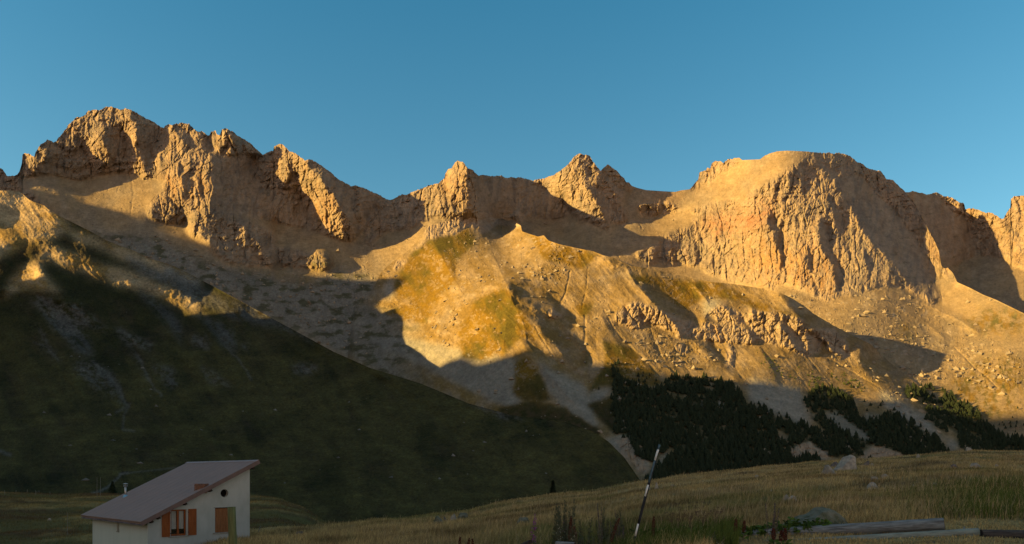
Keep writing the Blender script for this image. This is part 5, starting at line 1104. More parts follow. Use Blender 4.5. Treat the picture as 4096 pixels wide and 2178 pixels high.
# ------------------------------------------------------------------ logs, posts, pole
def ray(u, v, D): return Vector(((u - CX) / F * D, D, (VH - v) / F * D))
logm = noisy_mat("weathered_log", (.205, .225, .23), (.075, .075, .075), 3.0, bump=.012, stretch=(1.2, 9, 9), lo=.35, hi=.65)
logm2 = noisy_mat("grey_green_log", (.235, .26, .225), (.12, .13, .11), 3.0, bump=.012, stretch=(1.2, 9, 9), lo=.35, hi=.65)
logd = noisy_mat("dark_wet_log", (.085, .07, .06), (.03, .026, .025), 3.0, bump=.012, stretch=(1.2, 9, 9))
endm = noisy_mat("rotten_log_end", (.05, .035, .03), (.018, .014, .013), 12, bump=.01)
def log(name, A, B, r0, r1, mat, emat, label, seed, group=None, ends=True):
    A, B = Vector(A) + Vector((0, 0, .03)), Vector(B) + Vector((0, 0, .03)); root = empty(name, (A + B) / 2); tag(root, label, "log", group)
    L = (B - A).length; q = (B - A).to_track_quat('X', 'Z'); n = 28; ns = 60
    t = np.linspace(0, 1, ns)[:, None]; th = np.linspace(0, 2 * np.pi, n, endpoint=False)[None]
    r = r0 + (r1 - r0) * t; r = r * (1 + .05 * fbm(t * 9 + seed, np.cos(th) * 1.2 + seed + np.sin(th), 3, seed) + .05 * fbm(t * 2 + 0 * th, th * 3.2, 3, seed + 3, ridged=True))
    V = np.stack([(t - .5) * L + 0 * th, np.cos(th) * r, np.sin(th) * r], -1)
    idx = np.arange(ns * n).reshape(ns, n); Fq = np.stack([idx[:-1], np.roll(idx, -1, 1)[:-1], np.roll(idx, -1, 1)[1:], idx[1:]], -1).reshape(-1, 4)
    o = mesh_raw("trunk", V.reshape(-1, 3), Fq, mat, parent=root); o.rotation_mode = 'QUATERNION'; o.rotation_quaternion = q
    for i, s in ((0, -1), (ns - 1, 1)):
        Vc = np.concatenate([V[i] * [1, .96, .96], V[i] * [1, .5, .5], [[V[i, 0, 0] - s * .012, 0, 0]]]); k = np.arange(n); kk_ = np.roll(k, -1)
        tri = np.concatenate([np.stack([k, kk_, kk_ + n], -1), np.stack([k, kk_ + n, k + n], -1), np.stack([k + n, kk_ + n, 0 * k + 2 * n], -1)])
        e = mesh_raw("cut_end", Vc + [s * .004, 0, 0], tri, emat, parent=root); e.rotation_mode = 'QUATERNION'; e.rotation_quaternion = q
    return root
GL = "felled logs lying in the foreground"
log("log", ray(2905, 2150, 15.0), ray(3776, 2105, 13.3), .095, .116, logm, endm, "thickest grey log, its dark rotten cut end facing right", 1, GL)
log("log", ray(3060, 2186, 13.6), ray(3915, 2139, 12.6), .075, .080, logm2, endm, "straight grey green log lying in front of the thickest log", 2, GL)
log("log", ray(3925, 2148, 12.5), ray(4330, 2156, 12.2), .092, .095, logd, endm, "dark brown log continuing to the right edge of the picture", 3, GL)
log("log", ray(3700, 2190, 12.0), ray(4330, 2196, 11.7), .06, .06, logd, endm, "dark log half hidden at the bottom right corner, below the other dark log", 4, GL)
log("log", ray(2225, 2182, 12.0), ray(2300, 2186, 11.8), .035, .035, logm, endm, "short pale plank end at the bottom edge left of the snow pole", 5, GL)
b = log("log", ray(2092, 2188, 11.0), ray(2122, 2176, 10.8), .03, .03, logd, endm, "black charred stub at the bottom edge under the fireweed", 6, GL)
for (u0_, v0_, u1_, v1_, lb) in ((3850, 2128, 3858, 2106, "left of two short splintered stakes behind the grey green log"), (3897, 2130, 3908, 2113, "right of two short splintered stakes behind the grey green log")):
    mb = MB(); a_ = ray(u0_, v0_ + 8, 12.9); c_ = ray(u1_, v1_, 12.9); mb.tube([a_, (a_ + c_) / 2 + Vector((.006, 0, 0)), c_], [.028, .022, .008], 7)
    o = mb.build("splintered_stake", logm, smooth=False); tag(o, lb, "stake", "splintered stakes")

postm = noisy_mat("treated_post", (.115, .125, .055), (.06, .07, .03), 5, stretch=(7, 7, .7), bump=.006)
mb = MB(); pt_ = ray(926, 2028, 11.0); pb = ray(932, 2190, 11.0); pb = pb + (pb - pt_) * 1.9; nseg = 10
mb.tube([pt_ + (pb - pt_) * (i / nseg) for i in range(nseg + 1)], [.0575] * 3 + [.059] * (nseg - 2), 22)
o = mb.build("wooden_post", postm, smooth=True); tag(o, "green treated round wooden post standing in front of the house", "post")
for p in o.data.polygons: p.use_smooth = len(p.vertices) == 4

pr = empty("snow_pole", ray(2512, 2250, 13.5)); tag(pr, "leaning black and white striped snow pole planted in the meadow", "pole")
T_, B_ = ray(2638, 1779, 13.5), ray(2534, 2178, 13.5); ax_ = (B_ - T_) / (2178 - 1779)
wht = noisy_mat("pole_white", (.62, .63, .62), (.48, .49, .48), 20, rough=.5); blk = noisy_mat("pole_black", (.018, .02, .026), (.01, .011, .014), 20, rough=.5)
blu = noisy_mat("pole_faded_blue", (.075, .13, .165), (.035, .06, .08), 30, rough=.5, stretch=(1, 1, .3))
bands = [(1779, 1799, blu), (1799, 1842, wht), (1842, 1931, blu), (1931, 1940, blk), (1940, 1986, wht), (1986, 2096, blk), (2096, 2145, wht), (2145, 2300, blk)]
cen = MB(); cen.tube([T_ + ax_ * .5, T_ + ax_ * (2300 - 1779)], .0185, 12); cen.build("core", blk, pr)
for v0_, v1_, m_ in bands:
    # a slight bend in the pole, as in the photograph
    def bend(v): return T_ + ax_ * (v - 1779) + Vector((.035 * math.sin((v - 1779) / 400 * math.pi), 0, 0)) * -.4
    mb = MB(); ns = max(2, int((v1_ - v0_) / 20)); mb.tube([bend(v0_ + (v1_ - v0_) * i / ns) for i in range(ns + 1)], .0205, 16); ob = mb.build("painted_band", m_, pr, True)
    for p in ob.data.polygons: p.use_smooth = len(p.vertices) == 4

fencem = noisy_mat("grey_fence_wood", (.17, .16, .13), (.10, .09, .075), 8, stretch=(5, 5, .6))
def stake(u, vt, vb_, label, r=.045, where=on_pasture, lean=0, group="fence stakes on the far edge of the plain", D=None, name="fence_stake"):
    x, y, z = where(u, vb_); h = (vb_ - vt) / F * y
    mb = MB(); mb.tube([(x, y, z - .2), (x + lean * h * .5, y, z + h * .5), (x + lean * h, y, z + h)], [r, r, r * .8], 8)
    o = mb.build(name, fencem); tag(o, label, "stake", group)
for u_, a_, b_, lb in [(19, 1961, 1981, "leftmost fence stake, tall and pale"), (64, 1957, 1967, "second fence stake from the left, short on the skyline"), (109, 1955, 1969, "third fence stake from the left, on the skyline"),
        (142, 1962, 1981, "pale fence stake standing nearest, in front of the dark hollow"), (147.5, 1965, 1974, "short fence stake right beside the pale nearest one"), (156, 1960, 1972, "fence stake on the rim right of the dark hollow"), (200, 1966, 1975, "rightmost, reddish fence stake on the skyline")]:
    stake(u_, a_, b_, lb)
stake(1027, 2104, 2141, "weathered grey stake leaning right beside the house", .04, on_meadow, .42, "stakes around the house")
stake(388, 1909, 1994, "left of the two thin tall rods behind the house roof", .03, on_pasture, 0, "thin rods around the house", name="thin_rod")
stake(402, 1910, 1992, "right of the two thin tall rods behind the house roof", .03, on_pasture, 0, "thin rods around the house", name="thin_rod")
stake(270, 2052, 2146, "thin brown rod standing in the plain left of the house", .022, on_pasture, 0, "thin rods around the house", name="thin_rod")

# ------------------------------------------------------------------ trees
needle = noisy_mat("conifer_needles", (.009, .017, .010), (.018, .026, .011), .35, detail=3)
needleL = noisy_mat("pine_scrub", (.05, .065, .014), (.03, .045, .012), .3, detail=3)
barkm = noisy_mat("bark", (.07, .05, .035), (.03, .022, .018), 8)
def conifer_arrays(seed, tiers=5, seg=7, fat=.30):
    rg = np.random.RandomState(seed); V = []; Fc = []
    for k in range(tiers):
        t = k / tiers; zb = .10 + .80 * t; zt = min(1.0, zb + .36); r = fat * (1 - t) ** .8 + .03
        b = len(V); off = rg.rand() * 6
        for j in range(seg * 2):
            a_ = math.pi * j / seg + off; rr_ = r * ((1.0 if j % 2 == 0 else .55) + rg.uniform(-.15, .15))
            V.append((rr_ * math.cos(a_), rr_ * math.sin(a_), zb - (.05 if j % 2 == 0 else -.02) + rg.uniform(-.03, .03)))
        V.append((rg.uniform(-.02, .02), rg.uniform(-.02, .02), zt))
        for j in range(seg * 2): Fc.append((b + j, b + (j + 1) % (seg * 2), b + seg * 2))
    b = len(V)
    for j in range(4): V.append((.02 * math.cos(j * 1.57), .02 * math.sin(j * 1.57), -.15))
    V.append((0, 0, .5))
    for j in range(4): Fc.append((b + j, b + (j + 1) % 4, b + 4))
    return np.array(V), np.array(Fc)
tproto = [conifer_arrays(s, fat=f) for s, f in ((1, .30), (2, .38), (3, .27), (4, .42))]
tme = []
for i, (V, Fc) in enumerate(tproto):
    o = mesh_raw("conifer", V, Fc, needle); tme.append(o.data); bpy.data.objects.remove(o)
def surf(u, v):
    """mountain surface seen at (u, v) among the spur and the range"""
    tk = np.interp(u, [p[0] for p in skyK], [p[1] for p in skyK])
    d = np.where((v > tk + 4) & (u > 1400) & (u < 4070), np.exp(samp(LK, u, v)), np.exp(samp(LF, u, v)))
    return d
scrubP = polys([z8((60,515),(110,520),(240,660),(230,700),(150,640),(80,590)), z8((80,600),(190,690),(190,740),(150,740)), z8((265,665),(300,670),(355,790),(330,760)), z8((370,670),(460,660),(520,720),(480,790),(400,760)), z8((540,660),(640,660),(740,720),(840,780),(760,800),(620,740)), z8((320,625),(350,625),(350,660))], 2)
rs = np.random.RandomState(12)
cand = []
def scatter(mask, n, smin, keep, lo, hi, kind, exclude=None):
    u = rs.uniform(2380, 4200, n); v = rs.uniform(1380, 1990, n)
    m_ = samp(mask, u, v); p = m_ * keep * np.clip(.95 + 1.5 * fbm(u / 34, v / 24, 3, 310), .3, 1)
    if exclude is not None: p = p * (1 - samp(exclude, u, v))
    ok = rs.rand(n) < p
    for a_, b_ in zip(u[ok], v[ok]): cand.append((a_, b_, rs.uniform(lo, hi), kind))
scatter(forest, 16000, 0, .95, 5.0, 14.5, 0, holes)
scatter(sparse, 5200, 0, .30, 3.5, 7.5, 0, None)
scatter(scrubP, 9000, 0, .95, 2.2, 4.2, 1)
for (u_, v_, h_) in [(2920, 1552, 11), (2395, 1560, 6), (2350 + 480 / 2.3625, 1350 + 375 / 2.3625, 9), (2350 + 560 / 2.3625, 1350 + 400 / 2.3625, 7), (2350 + 700 / 2.3625, 1350 + 515 / 2.3625, 8), (2350 + 640 / 2.3625, 1350 + 505 / 2.3625, 6), (2350 + 1040 / 2.3625, 1350 + 425 / 2.3625, 8), (2350 + 1160 / 2.3625, 1350 + 420 / 2.3625, 8), (2350 + 340 / 2.3625, 1350 + 960 / 2.3625, 9),
        (3296 + 530 / 2.854, 1450 + 1100 / 2.854, 7), (3296 + 510 / 2.854, 1450 + 1110 / 2.854, 6), (3296 + 550 / 2.854, 1450 + 1105 / 2.854, 5)]:
    cand.append((u_, v_, h_, 2))
cu = np.array([c[0] for c in cand]); cv = np.array([c[1] for c in cand]); ch2_ = np.array([c[2] for c in cand]); ck = np.array([c[3] for c in cand])
cd = surf(cu, cv); P3 = dirpt(cu, cv, cd - 3)
vis = (cv < np.interp(cu, vcx, vcy) + 20)
size = ch2_ / cd + 1.0 * (ck == 2)
order = np.argsort(-size * vis)
nsel = 0; rest = []; bulk = [[], []]
GT = "conifers of the dark forest on the lower slope"
for i in order:
    if not vis[i]: continue
    if ck[i] != 1 and nsel < 296:
        o = bpy.data.objects.new("conifer_tree", tme[i % 4]); COL.objects.link(o); h_ = float(ch2_[i])
        o.location = P3[i]; o.scale = (h_, h_, h_); o.rotation_euler = (0, 0, float(rs.rand() * 6)); nsel += 1
        lone = {(2920, 1552): "tall lone conifer at the upper edge of the forest against pale scree", (2395, 1560): "low conifer at the top left tip of the forest"}.get((int(cu[i]), int(cv[i])))
        tag(o, lone or "dark green conifer standing in the shaded forest on the lower slope", "tree", GT)
    else: rest.append(i)
def bulk_mesh(name, ids, mat, label, flat=1.0):
    Vs = []; Fs = []; b = 0
    for i in ids:
        V, Fc = tproto[i % 4]; a_ = rs.rand() * 6; c_, s_ = math.cos(a_), math.sin(a_); h_ = ch2_[i]
        R = np.array([[c_, -s_, 0], [s_, c_, 0], [0, 0, 1]]); W = (V * [flat, flat, 1]) @ R.T * h_ + P3[i]
        Vs.append(W); Fs.append(Fc + b); b += len(V)
    o = mesh_raw(name, np.concatenate(Vs), np.concatenate(Fs), mat); tag(o, label, kind="stuff"); return o
bulk_mesh("conifer_forest", [i for i in rest if ck[i] != 1], needle, "dark conifer forest covering the lower slope")
bulk_mesh("pine_scrub", [i for i in rest if ck[i] == 1], needleL, "sunlit low pine scrub in strips just above the shadow line", 1.5)

def spruce(name, x, y, z, h, label, seed, fat=.22, tiers=11, group=None):
    root = empty(name, (x, y, z)); tag(root, label, "tree", group)
    mb = MB(); mb.tube([(x, y, z - .3), (x, y, z + h * .9)], [h * .022, h * .006], 8); mb.build("trunk", barkm, root)
    rg = np.random.RandomState(seed); V = []; Fc = []
    for k in range(tiers * 9):
        t = rg.rand() ** 1.3; zz = h * (.1 + .88 * t); r = h * fat * (1 - t) ** .85 * rg.uniform(.6, 1.15) + .02 * h; a_ = rg.rand() * 6.28
        ca, sa = math.cos(a_), math.sin(a_)
        for q in range(9):
            s_ = (q + 1) / 9; w_ = h * .085 * (1.2 - s_); bx = r * s_; dz = -.35 * r * s_ * s_ + rg.uniform(-.01, .01) * h; b = len(V)
            px, py = x + bx * ca, y + bx * sa
            V += [(px + w_ * -sa, py + w_ * ca, z + zz + dz - .02 * h), (px - w_ * -sa, py - w_ * ca, z + zz + dz - .02 * h), (px + .05 * h * ca * .6, py + .05 * h * sa * .6, z + zz + dz - .01 * h), (px - .03 * h * ca, py - .03 * h * sa, z + zz + dz + .015 * h)]
            Fc += [(b, b + 1, b + 2), (b + 1, b, b + 3)]
    c_ = mesh_raw("crown", V, Fc, needle); c_.parent = root; c_.matrix_parent_inverse = Matrix.Translation(-root.location)
xx = (2212 - CX) / F * 96; spruce("spruce_tree", xx, 96.0, float(meadow_z(xx, 96.0)) - .1, (VH - 1919) / F * 96 - float(meadow_z(xx, 96.0)) + .1, "small lone spruce standing behind the meadow edge", 4, .36, 18)
d_ = float(np.exp(samp(LL, np.array([461.]), np.array([1975.])))[0]); p_ = dirpt(np.array([461.]), np.array([1978.]), d_)[0]
spruce("bushy_tree", p_[0], p_[1] - 3, p_[2] - 1.5, 11.0 * d_ / 500, "dark bushy tree beside the track behind the house", 8, .5, 20)

# ------------------------------------------------------------------ loose boulders strewn over the slopes (too many to count)
def octa(rg):
    V = np.array([[1, 0, 0], [-1, 0, 0], [0, 1, 0], [0, -1, 0], [0, 0, 1], [0, 0, -1], [.7, .7, .3], [-.7, .7, -.2], [-.6, -.7, .3], [.7, -.6, -.3]], float)[:6]
    V = V * rg.uniform(.6, 1.25, (6, 1)) + rg.normal(0, .18, (6, 3)); V[:, 2] *= .8
    Ft = np.array([[0, 2, 4], [2, 1, 4], [1, 3, 4], [3, 0, 4], [2, 0, 5], [1, 2, 5], [3, 1, 5], [0, 3, 5]]); return V, Ft
def strew(name, n, L, mask, u0, u1, v0, v1, lo, hi, mat, label, sky=None, alt=None, seed=0):
    rg = np.random.RandomState(seed); u = rg.uniform(u0, u1, n); v = rg.uniform(v0, v1, n)
    ok = rg.rand(n) < samp(mask, u, v) * np.clip(.5 + 1.6 * fbm(u / 60, v / 45, 3, 300 + seed), 0, 1)
    if sky is not None: ok &= v > np.interp(u, [p[0] for p in sky], [p[1] for p in sky]) + 5
    u, v = u[ok], v[ok]; d = np.exp(samp(L, u, v)); P_ = dirpt(u, v, d - 2); Vs = []; Fs = []; pr_ = [octa(rg) for _ in range(12)]
    sz = lo + (hi - lo) * rg.rand(len(u)) ** 4
    for i in range(len(u)):
        V_, F_ = pr_[i % 12]; a_ = rg.rand() * 6; c_, s_ = math.cos(a_), math.sin(a_)
        W = V_ * sz[i]; W = np.stack([W[:, 0] * c_ - W[:, 1] * s_, W[:, 0] * s_ + W[:, 1] * c_, W[:, 2]], -1) + P_[i]; Vs.append(W); Fs.append(F_ + 6 * i)
    o = mesh_raw(name, np.concatenate(Vs), np.concatenate(Fs), mat); tag(o, label, kind="stuff"); return o
scrR = noisy_mat("slope_boulders", (.22, .185, .135), (.13, .115, .09), .05)
scrB = noisy_mat("slope_boulders_grey", (.13, .13, .12), (.07, .07, .065), .05)
strew("scree_boulders", 26000, LK, np.clip(chunkK * .8 + .10 * (1 - rockK), 0, 1), 1400, 4060, 850, 1900, 1.0, 7.5, scrR, "loose boulders strewn over the front spur", skyK, seed=1)
strew("scree_boulders", 34000, LF, np.clip(chunkF * .8 + .05 * (1 - rockF), 0, 1), 0, 4200, 600, 1900, 1.2, 8.5, scrR, "loose boulders strewn below the cliffs and in the hollow", skyF, seed=2)
strew("slope_stones", 9000, LL, np.clip(.04 + scrL * .5 + .25 * sumL, 0, 1), 0, 2500, 800, 1950, .4, 3.2, scrB, "stones strewn over the grassy mountain", skyL, seed=3)
# ------------------------------------------------------------------ tall plants by the pole and the logs
def leafmat(name, c1, c2, sc=9): return noisy_mat(name, c1, c2, sc, detail=3)
mugS = leafmat("mugwort_stem", (.10, .085, .06), (.06, .05, .035)); mugL = leafmat("mugwort_leaf", (.085, .10, .06), (.045, .055, .028))
dockM = leafmat("dock_seed", (.085, .022, .012), (.045, .012, .008), 25); pinkM = leafmat("fireweed_petal", (.30, .07, .27), (.18, .04, .17)); greenM = leafmat("broad_leaf", (.06, .11, .018), (.03, .06, .012), 5)
dryM = leafmat("dry_stem", (.13, .08, .05), (.07, .045, .03)); whiteM = leafmat("white_blossom", (.42, .42, .34), (.3, .3, .22)); yelM = leafmat("yellow_blossom", (.35, .25, .02), (.25, .16, .02)); purpM = leafmat("grey_purple_spike", (.12, .10, .10), (.075, .06, .06))
class PB:
    """collects thin stems and small leaves of one plant"""
    def __init__(s): s.v = []; s.f = []
    def stem(s, pts, r0, r1):
        b = len(s.v); n = len(pts)
        for i, p in enumerate(pts):
            r = r0 + (r1 - r0) * i / (n - 1)
            for k in range(3): s.v.append((p[0] + r * math.cos(k * 2.094), p[1] + r * math.sin(k * 2.094), p[2]))
        for i in range(n - 1):
            for k in range(3): a = b + i * 3 + k; c = b + i * 3 + (k + 1) % 3; s.f += [(a, c, c + 3), (a, c + 3, a + 3)]
    def leaf(s, p, d, w, rg):
        p = Vector(p); d = Vector(d); sd = d.cross(Vector((rg.uniform(-1, 1), rg.uniform(-1, 1), rg.uniform(-.3, 1)))).normalized() * w; b = len(s.v)
        s.v += [tuple(p), tuple(p + d * .5 + sd), tuple(p + d), tuple(p + d * .5 - sd)]; s.f += [(b, b + 1, b + 2), (b, b + 2, b + 3)]
    def blob(s, p, r, rg):
        b = len(s.v); 
        for q in ((1, 0, 0), (-1, 0, 0), (0, 1, 0), (0, -1, 0), (0, 0, 1), (0, 0, -1)): s.v.append(tuple(Vector(p) + Vector(q) * r * rg.uniform(.7, 1.3)))
        s.f += [(b + i, b + j, b + k) for i, j, k in ((0, 2, 4), (2, 1, 4), (1, 3, 4), (3, 0, 4), (2, 0, 5), (1, 2, 5), (3, 1, 5), (0, 3, 5))]
    def out(s, name, mat, root):
        if not s.v: return
        o = mesh_raw(name, s.v, s.f, mat, parent=root); o.matrix_parent_inverse = Matrix.Translation(-root.location); return o
def ground_at(u, D):
    x = (u - CX) / F * D; return x, D, float(meadow_z(x, D))
def plant(kind, u, vtop, D, label, seed, spread=.12, n=5, group=None):
    rg = random.Random(seed); x, y, z = ground_at(u, D); h = (VH - vtop) / F * D - z
    root = empty({"mugwort": "mugwort_clump", "dock": "dock_plant", "fireweed": "fireweed_plant", "umbel": "dry_umbel_plant", "leafy": "leafy_plant", "spike": "seed_spike_plant", "bloom": "blossoming_weed"}[kind], (x, y, z))
    tag(root, label, "plant", group); S, Lf, Bl = PB(), PB(), PB()
    for k in range(n):
        bx, by = x + rg.gauss(0, spread * .5), y + rg.gauss(0, spread * .5); hh = h * (1 if k == 0 else rg.uniform(.55, .97)); lx, ly = rg.gauss(0, .07) * hh, rg.gauss(0, .07) * hh
        P_ = [(bx + lx * t * t, by + ly * t * t, z + hh * t) for t in [i / 7 for i in range(8)]]
        def at(t): i = min(int(t * 7), 6); f = t * 7 - i; return tuple(P_[i][q] * (1 - f) + P_[i + 1][q] * f for q in range(3))
        if kind in ("mugwort", "bloom"):
            S.stem(P_, .0045, .0015)
            for q in range(int(110 * hh)):
                t = rg.uniform(.15, 1); a = rg.uniform(0, 6.28); l = .075 * (1.15 - t) + .014; p = at(t)
                Lf.leaf(p, (l * math.cos(a), l * math.sin(a), l * rg.uniform(.3, 1.3)), l * .2, rg)
            for q in range(int(4 + 8 * hh)):
                t = rg.uniform(.55, .95); a = rg.uniform(0, 6.28); p = Vector(at(t)); e = p + Vector((math.cos(a) * .04, math.sin(a) * .04, rg.uniform(.08, .16))); S.stem([tuple(p), tuple((p + e) / 2 + Vector((0, 0, -.01))), tuple(e)], .0022, .001)
                for w_ in range(7): Lf.leaf(tuple(p.lerp(e, rg.random())), (rg.uniform(-.015, .015), rg.uniform(-.015, .015), .02), .006, rg)
            if kind == "bloom":
                for q in range(7): p = at(rg.uniform(.75, 1)); Bl.blob((p[0] + rg.gauss(0, .03), p[1] + rg.gauss(0, .03), p[2]), .008, rg)
        elif kind == "dock":
            S.stem(P_, .006, .003)
            for q in range(230): t = rg.uniform(.42, 1); p = at(t); w_ = .024 * math.sin(min(1, (1.04 - t) / .5) * 2.2) + .006; a = rg.uniform(0, 6.28); Bl.blob((p[0] + w_ * math.cos(a), p[1] + w_ * math.sin(a), p[2]), .0085, rg)
            for q in range(8): t = rg.uniform(.05, .4); a = rg.uniform(0, 6.28); Lf.leaf(at(t), (.12 * math.cos(a), .12 * math.sin(a), .05), .025, rg)
        elif kind == "fireweed":
            S.stem(P_, .004, .0015)
            for q in range(46): t = rg.uniform(.15, .72); a = rg.uniform(0, 6.28); Lf.leaf(at(t), (.06 * math.cos(a), .06 * math.sin(a), .03), .008, rg)
            for q in range(34): t = rg.uniform(.68, .98); p = at(t); w_ = .045 * (1.1 - t) * 2 + .01; a = rg.uniform(0, 6.28); Bl.leaf((p[0] + w_ * math.cos(a) * .4, p[1] + w_ * math.sin(a) * .4, p[2]), (w_ * math.cos(a), w_ * math.sin(a), rg.uniform(-.01, .02)), .011, rg)
        elif kind == "umbel":
            S.stem(P_, .004, .002)
            for q in range(6):
                t = rg.uniform(.4, 1); a = rg.uniform(0, 6.28); p = Vector(at(t)); e = p + Vector((math.cos(a) * .13, math.sin(a) * .13, rg.uniform(.06, .2))) * (1.1 if t < .8 else .6)
                S.stem([tuple(p), tuple((p + e) / 2), tuple(e)], .002, .0015)
                for w_ in range(9):
                    b2 = e + Vector((rg.gauss(0, .022), rg.gauss(0, .022), rg.uniform(.02, .04))); S.stem([tuple(e), tuple((e + b2) / 2), tuple(b2)], .001, .001); Bl.blob(tuple(b2), .006, rg)
        elif kind == "spike":
            S.stem(P_, .004, .0015)
            for q in range(150): t = rg.uniform(.35, 1); p = at(t); w_ = .02 * (1.1 - t) + .003; a = rg.uniform(0, 6.28); Bl.leaf((p[0] + w_ * math.cos(a), p[1] + w_ * math.sin(a), p[2]), (w_ * math.cos(a) * .6, w_ * math.sin(a) * .6, .022), .004, rg)
            Bl.out("seed_spike", purpM, root); Bl = PB()
        if kind in ("umbel", "fireweed"):
            Bl.out({"umbel": "seed_umbel", "fireweed": "flower_head"}[kind], {"umbel": dryM, "fireweed": pinkM}[kind], root); Bl = PB()
        if kind == "leafy":
            S.stem(P_, .004, .002)
            for q in range(26): t = rg.uniform(.15, 1); a = rg.uniform(0, 6.28); l = rg.uniform(.04, .10); Lf.leaf(at(t), (l * math.cos(a), l * math.sin(a), l * rg.uniform(-.1, .6)), l * .36, rg)
    mats = dict(mugwort=(mugS, mugL, None), dock=(dryM, greenM, dockM), fireweed=(dryM, mugL, pinkM), umbel=(dryM, None, dryM), leafy=(greenM, greenM, None), spike=(dryM, None, purpM), bloom=(mugS, mugL, whiteM))[kind]
    S.out("stem_cluster" if n > 1 else "stem", mats[0], root)
    if mats[1]: Lf.out("foliage", mats[1], root)
    if mats[2]: Bl.out({"dock": "seed_head", "fireweed": "flower_head", "umbel": "seed_umbel", "spike": "seed_spike", "bloom": "blossom"}[kind], mats[2], root)
    return root
GD, GM_, GL_ = "red brown dock spikes", "tall weed clumps beside the snow pole", "green leafy plants by the logs"
plant("mugwort", 2222, 2003, 14.0, "tall grey green weed clump, leftmost of those beside the snow pole", 1, .30, 9, GM_)
plant("mugwort", 2243, 1996, 14.6, "tall thin weed clump just right of the leftmost one", 2, .2, 6, GM_)
plant("mugwort", 2290, 2045, 13.8, "lower leafy weed clump between the left clump and the dark spired ones", 3, .25, 6, GM_)
plant("spike", 2398, 2018, 14.0, "dark spire shaped weed, tallest left of the pole foot", 4, .14, 5, GM_)
plant("mugwort", 2426, 2032, 14.3, "feathery weed behind the dark spire shaped one", 5, .2, 6, GM_)
plant("spike", 2457, 2040, 14.2, "grey spired weed nearest the pole on its left", 6, .16, 5, GM_)
plant("mugwort", 2490, 2048, 14.6, "small thin weed partly behind the lower part of the pole", 7, .2, 4, GM_)
plant("mugwort", 2350, 2080, 13.2, "short bushy weed in front of the dark spired ones", 8, .3, 7, GM_)
plant("bloom", 2250, 2100, 12.8, "weed with tiny white blossoms in front of the left clump", 9, .25, 5, "weeds with tiny white blossoms")
plant("bloom", 2335, 2118, 12.8, "low weed with tiny white blossoms left of the pole foot", 10, .3, 5, "weeds with tiny white blossoms")
plant("bloom", 2880, 2150, 12.6, "weed with tiny white blossoms at the left end of the thickest log", 11, .2, 4, "weeds with tiny white blossoms")
for i, (u_, v_, D_, lb) in enumerate([(2276, 2064, 13.6, "red brown dock spike inside the left weed clump"), (2304, 2104, 12.8, "dark red dock spike right of and below the one in the left weed clump"), (2436, 2074, 13.6, "dock spike among the dark spired weeds left of the pole"),
        (2607, 2066, 13.8, "red brown dock spike standing alone right of the pole"), (2941, 2078, 13.8, "short dock spike above the left part of the thickest log"), (2979, 2084, 13.8, "faint dock spike right of the short one above the log"),
        (3094, 2114, 12.4, "leftmost and thickest dock spike in front of the logs"), (3124, 2122, 12.3, "middle dock spike in front of the logs"), (3141, 2114, 12.2, "rightmost slim dock spike in front of the logs"),
        (1838, 2148, 15.5, "dock spike at the bottom edge, left of three in the middle of the picture"), (1866, 2154, 15.5, "dock spike at the bottom edge, middle of three"), (1898, 2157, 15.5, "dock spike at the bottom edge, right of three")]):
    plant("dock", u_, v_, D_, lb, 20 + i, .02, 1, GD)
plant("fireweed", 2139, 2056, 15.0, "tallest pink fireweed standing alone left of the weed clumps", 40, .03, 1, "pink fireweed flowers")
plant("fireweed", 2128, 2086, 14.6, "shorter pink fireweed beside the tallest one", 41, .05, 2, "pink fireweed flowers")
plant("fireweed", 2262, 2076, 14.2, "small pink fireweed beside the left weed clump", 42, .02, 1, "pink fireweed flowers")
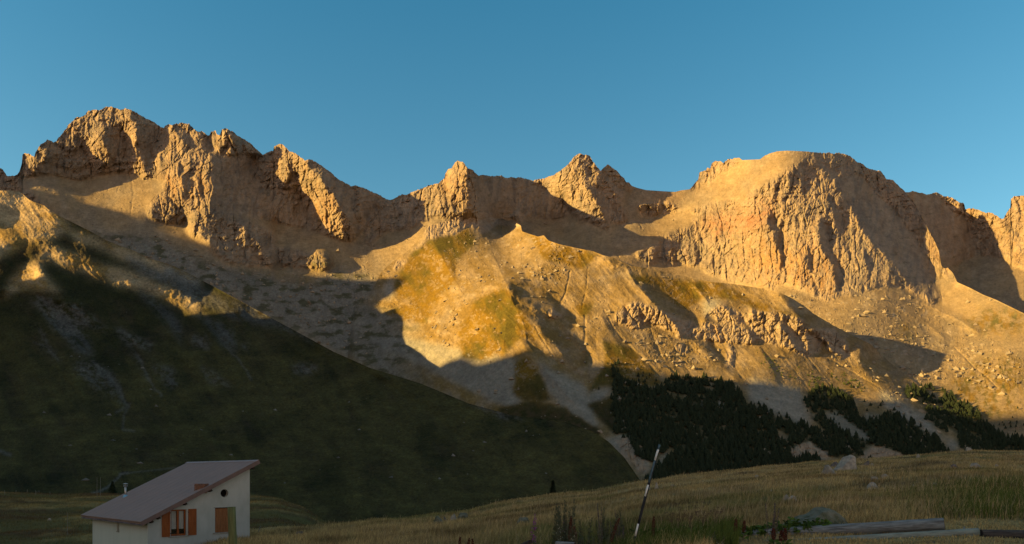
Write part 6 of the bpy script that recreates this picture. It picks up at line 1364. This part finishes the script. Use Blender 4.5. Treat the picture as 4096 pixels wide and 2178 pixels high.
for i, (u_, v_, lb) in enumerate([(2768, 2022, "dry brown umbel plant, tallest right of the pole"), (2815, 2010, "dry umbel plant with spreading heads next to the tallest one"), (2712, 2040, "green brown branching plant between the pole and the dry umbels"), (2855, 2045, "dry umbel plant leaning over the green leafy patch")]):
    plant("umbel", u_, v_, 14.2 + .2 * i, lb, 50 + i, .12, 3, "dry umbel plants")
plant("spike", 3075, 2018, 13.2, "left of the two tall pale grass spikes before the broad boulder", 60, .04, 2, "tall pale spikes before the boulder"); plant("spike", 3100, 2012, 13.0, "right of the two tall pale grass spikes before the broad boulder", 61, .05, 3, "tall pale spikes before the boulder")
rg_ = random.Random(77); k = 0
side = [("first", 2595), ("second", 2640), ("third", 2685), ("fourth", 2730), ("fifth", 2775), ("sixth", 2820), ("seventh", 2865)]
for nm_, u_ in side:
    plant("leafy", u_, rg_.uniform(2104, 2124), 14.4, f"{nm_} green leafy plant from the pole in the bright patch right of it", 70 + k, .35, 12, GL_); k += 1
for nm_, u_, v_, D_ in [("leftmost", 2950, 2112, 14.9), ("second", 3010, 2106, 14.8), ("third", 3070, 2100, 14.7), ("fourth", 3130, 2092, 14.6), ("fifth, tallest", 3200, 2074, 14.5), ("sixth", 3260, 2078, 14.5), ("rightmost", 3320, 2104, 14.5)]:
    plant("leafy", u_, v_, D_, f"{nm_} of the green leafy plants between the logs and the broad boulder", 70 + k, .32, 13, GL_); k += 1
for nm_, u_, v_, D_ in [("left", 3600, 1928, 62), ("middle", 3680, 1932, 60), ("right", 3830, 1938, 58)]:
    plant("leafy", u_, v_, D_, f"{nm_} of three dark green bushy tufts in the upper right meadow", 90 + k, 1.2, 26, "green tufts in the upper right meadow"); k += 1
# short green growth along the bottom edge
rs = np.random.RandomState(9); N = 26000
u = np.concatenate([rs.normal(2420, 170, N // 2), rs.uniform(2550, 2950, N // 4), rs.normal(4020, 170, N // 4)]); D = np.concatenate([rs.uniform(12.5, 17.5, N // 2), rs.uniform(12.5, 16.5, N // 4), rs.uniform(15, 34, N // 4)])
x = (u - CX) / F * D; z = meadow_z(x, D)
ug = blades("green_undergrowth", x, D, z, rs.uniform(.15, .42, len(x)), .0045 + D * .0001, np.array([.075, .10, .022]) * rs.uniform(.4, 1.3, (len(x), 1)), .25, rs); tag(ug, kind="stuff", label="green undergrowth at the foot of the pole and the logs")
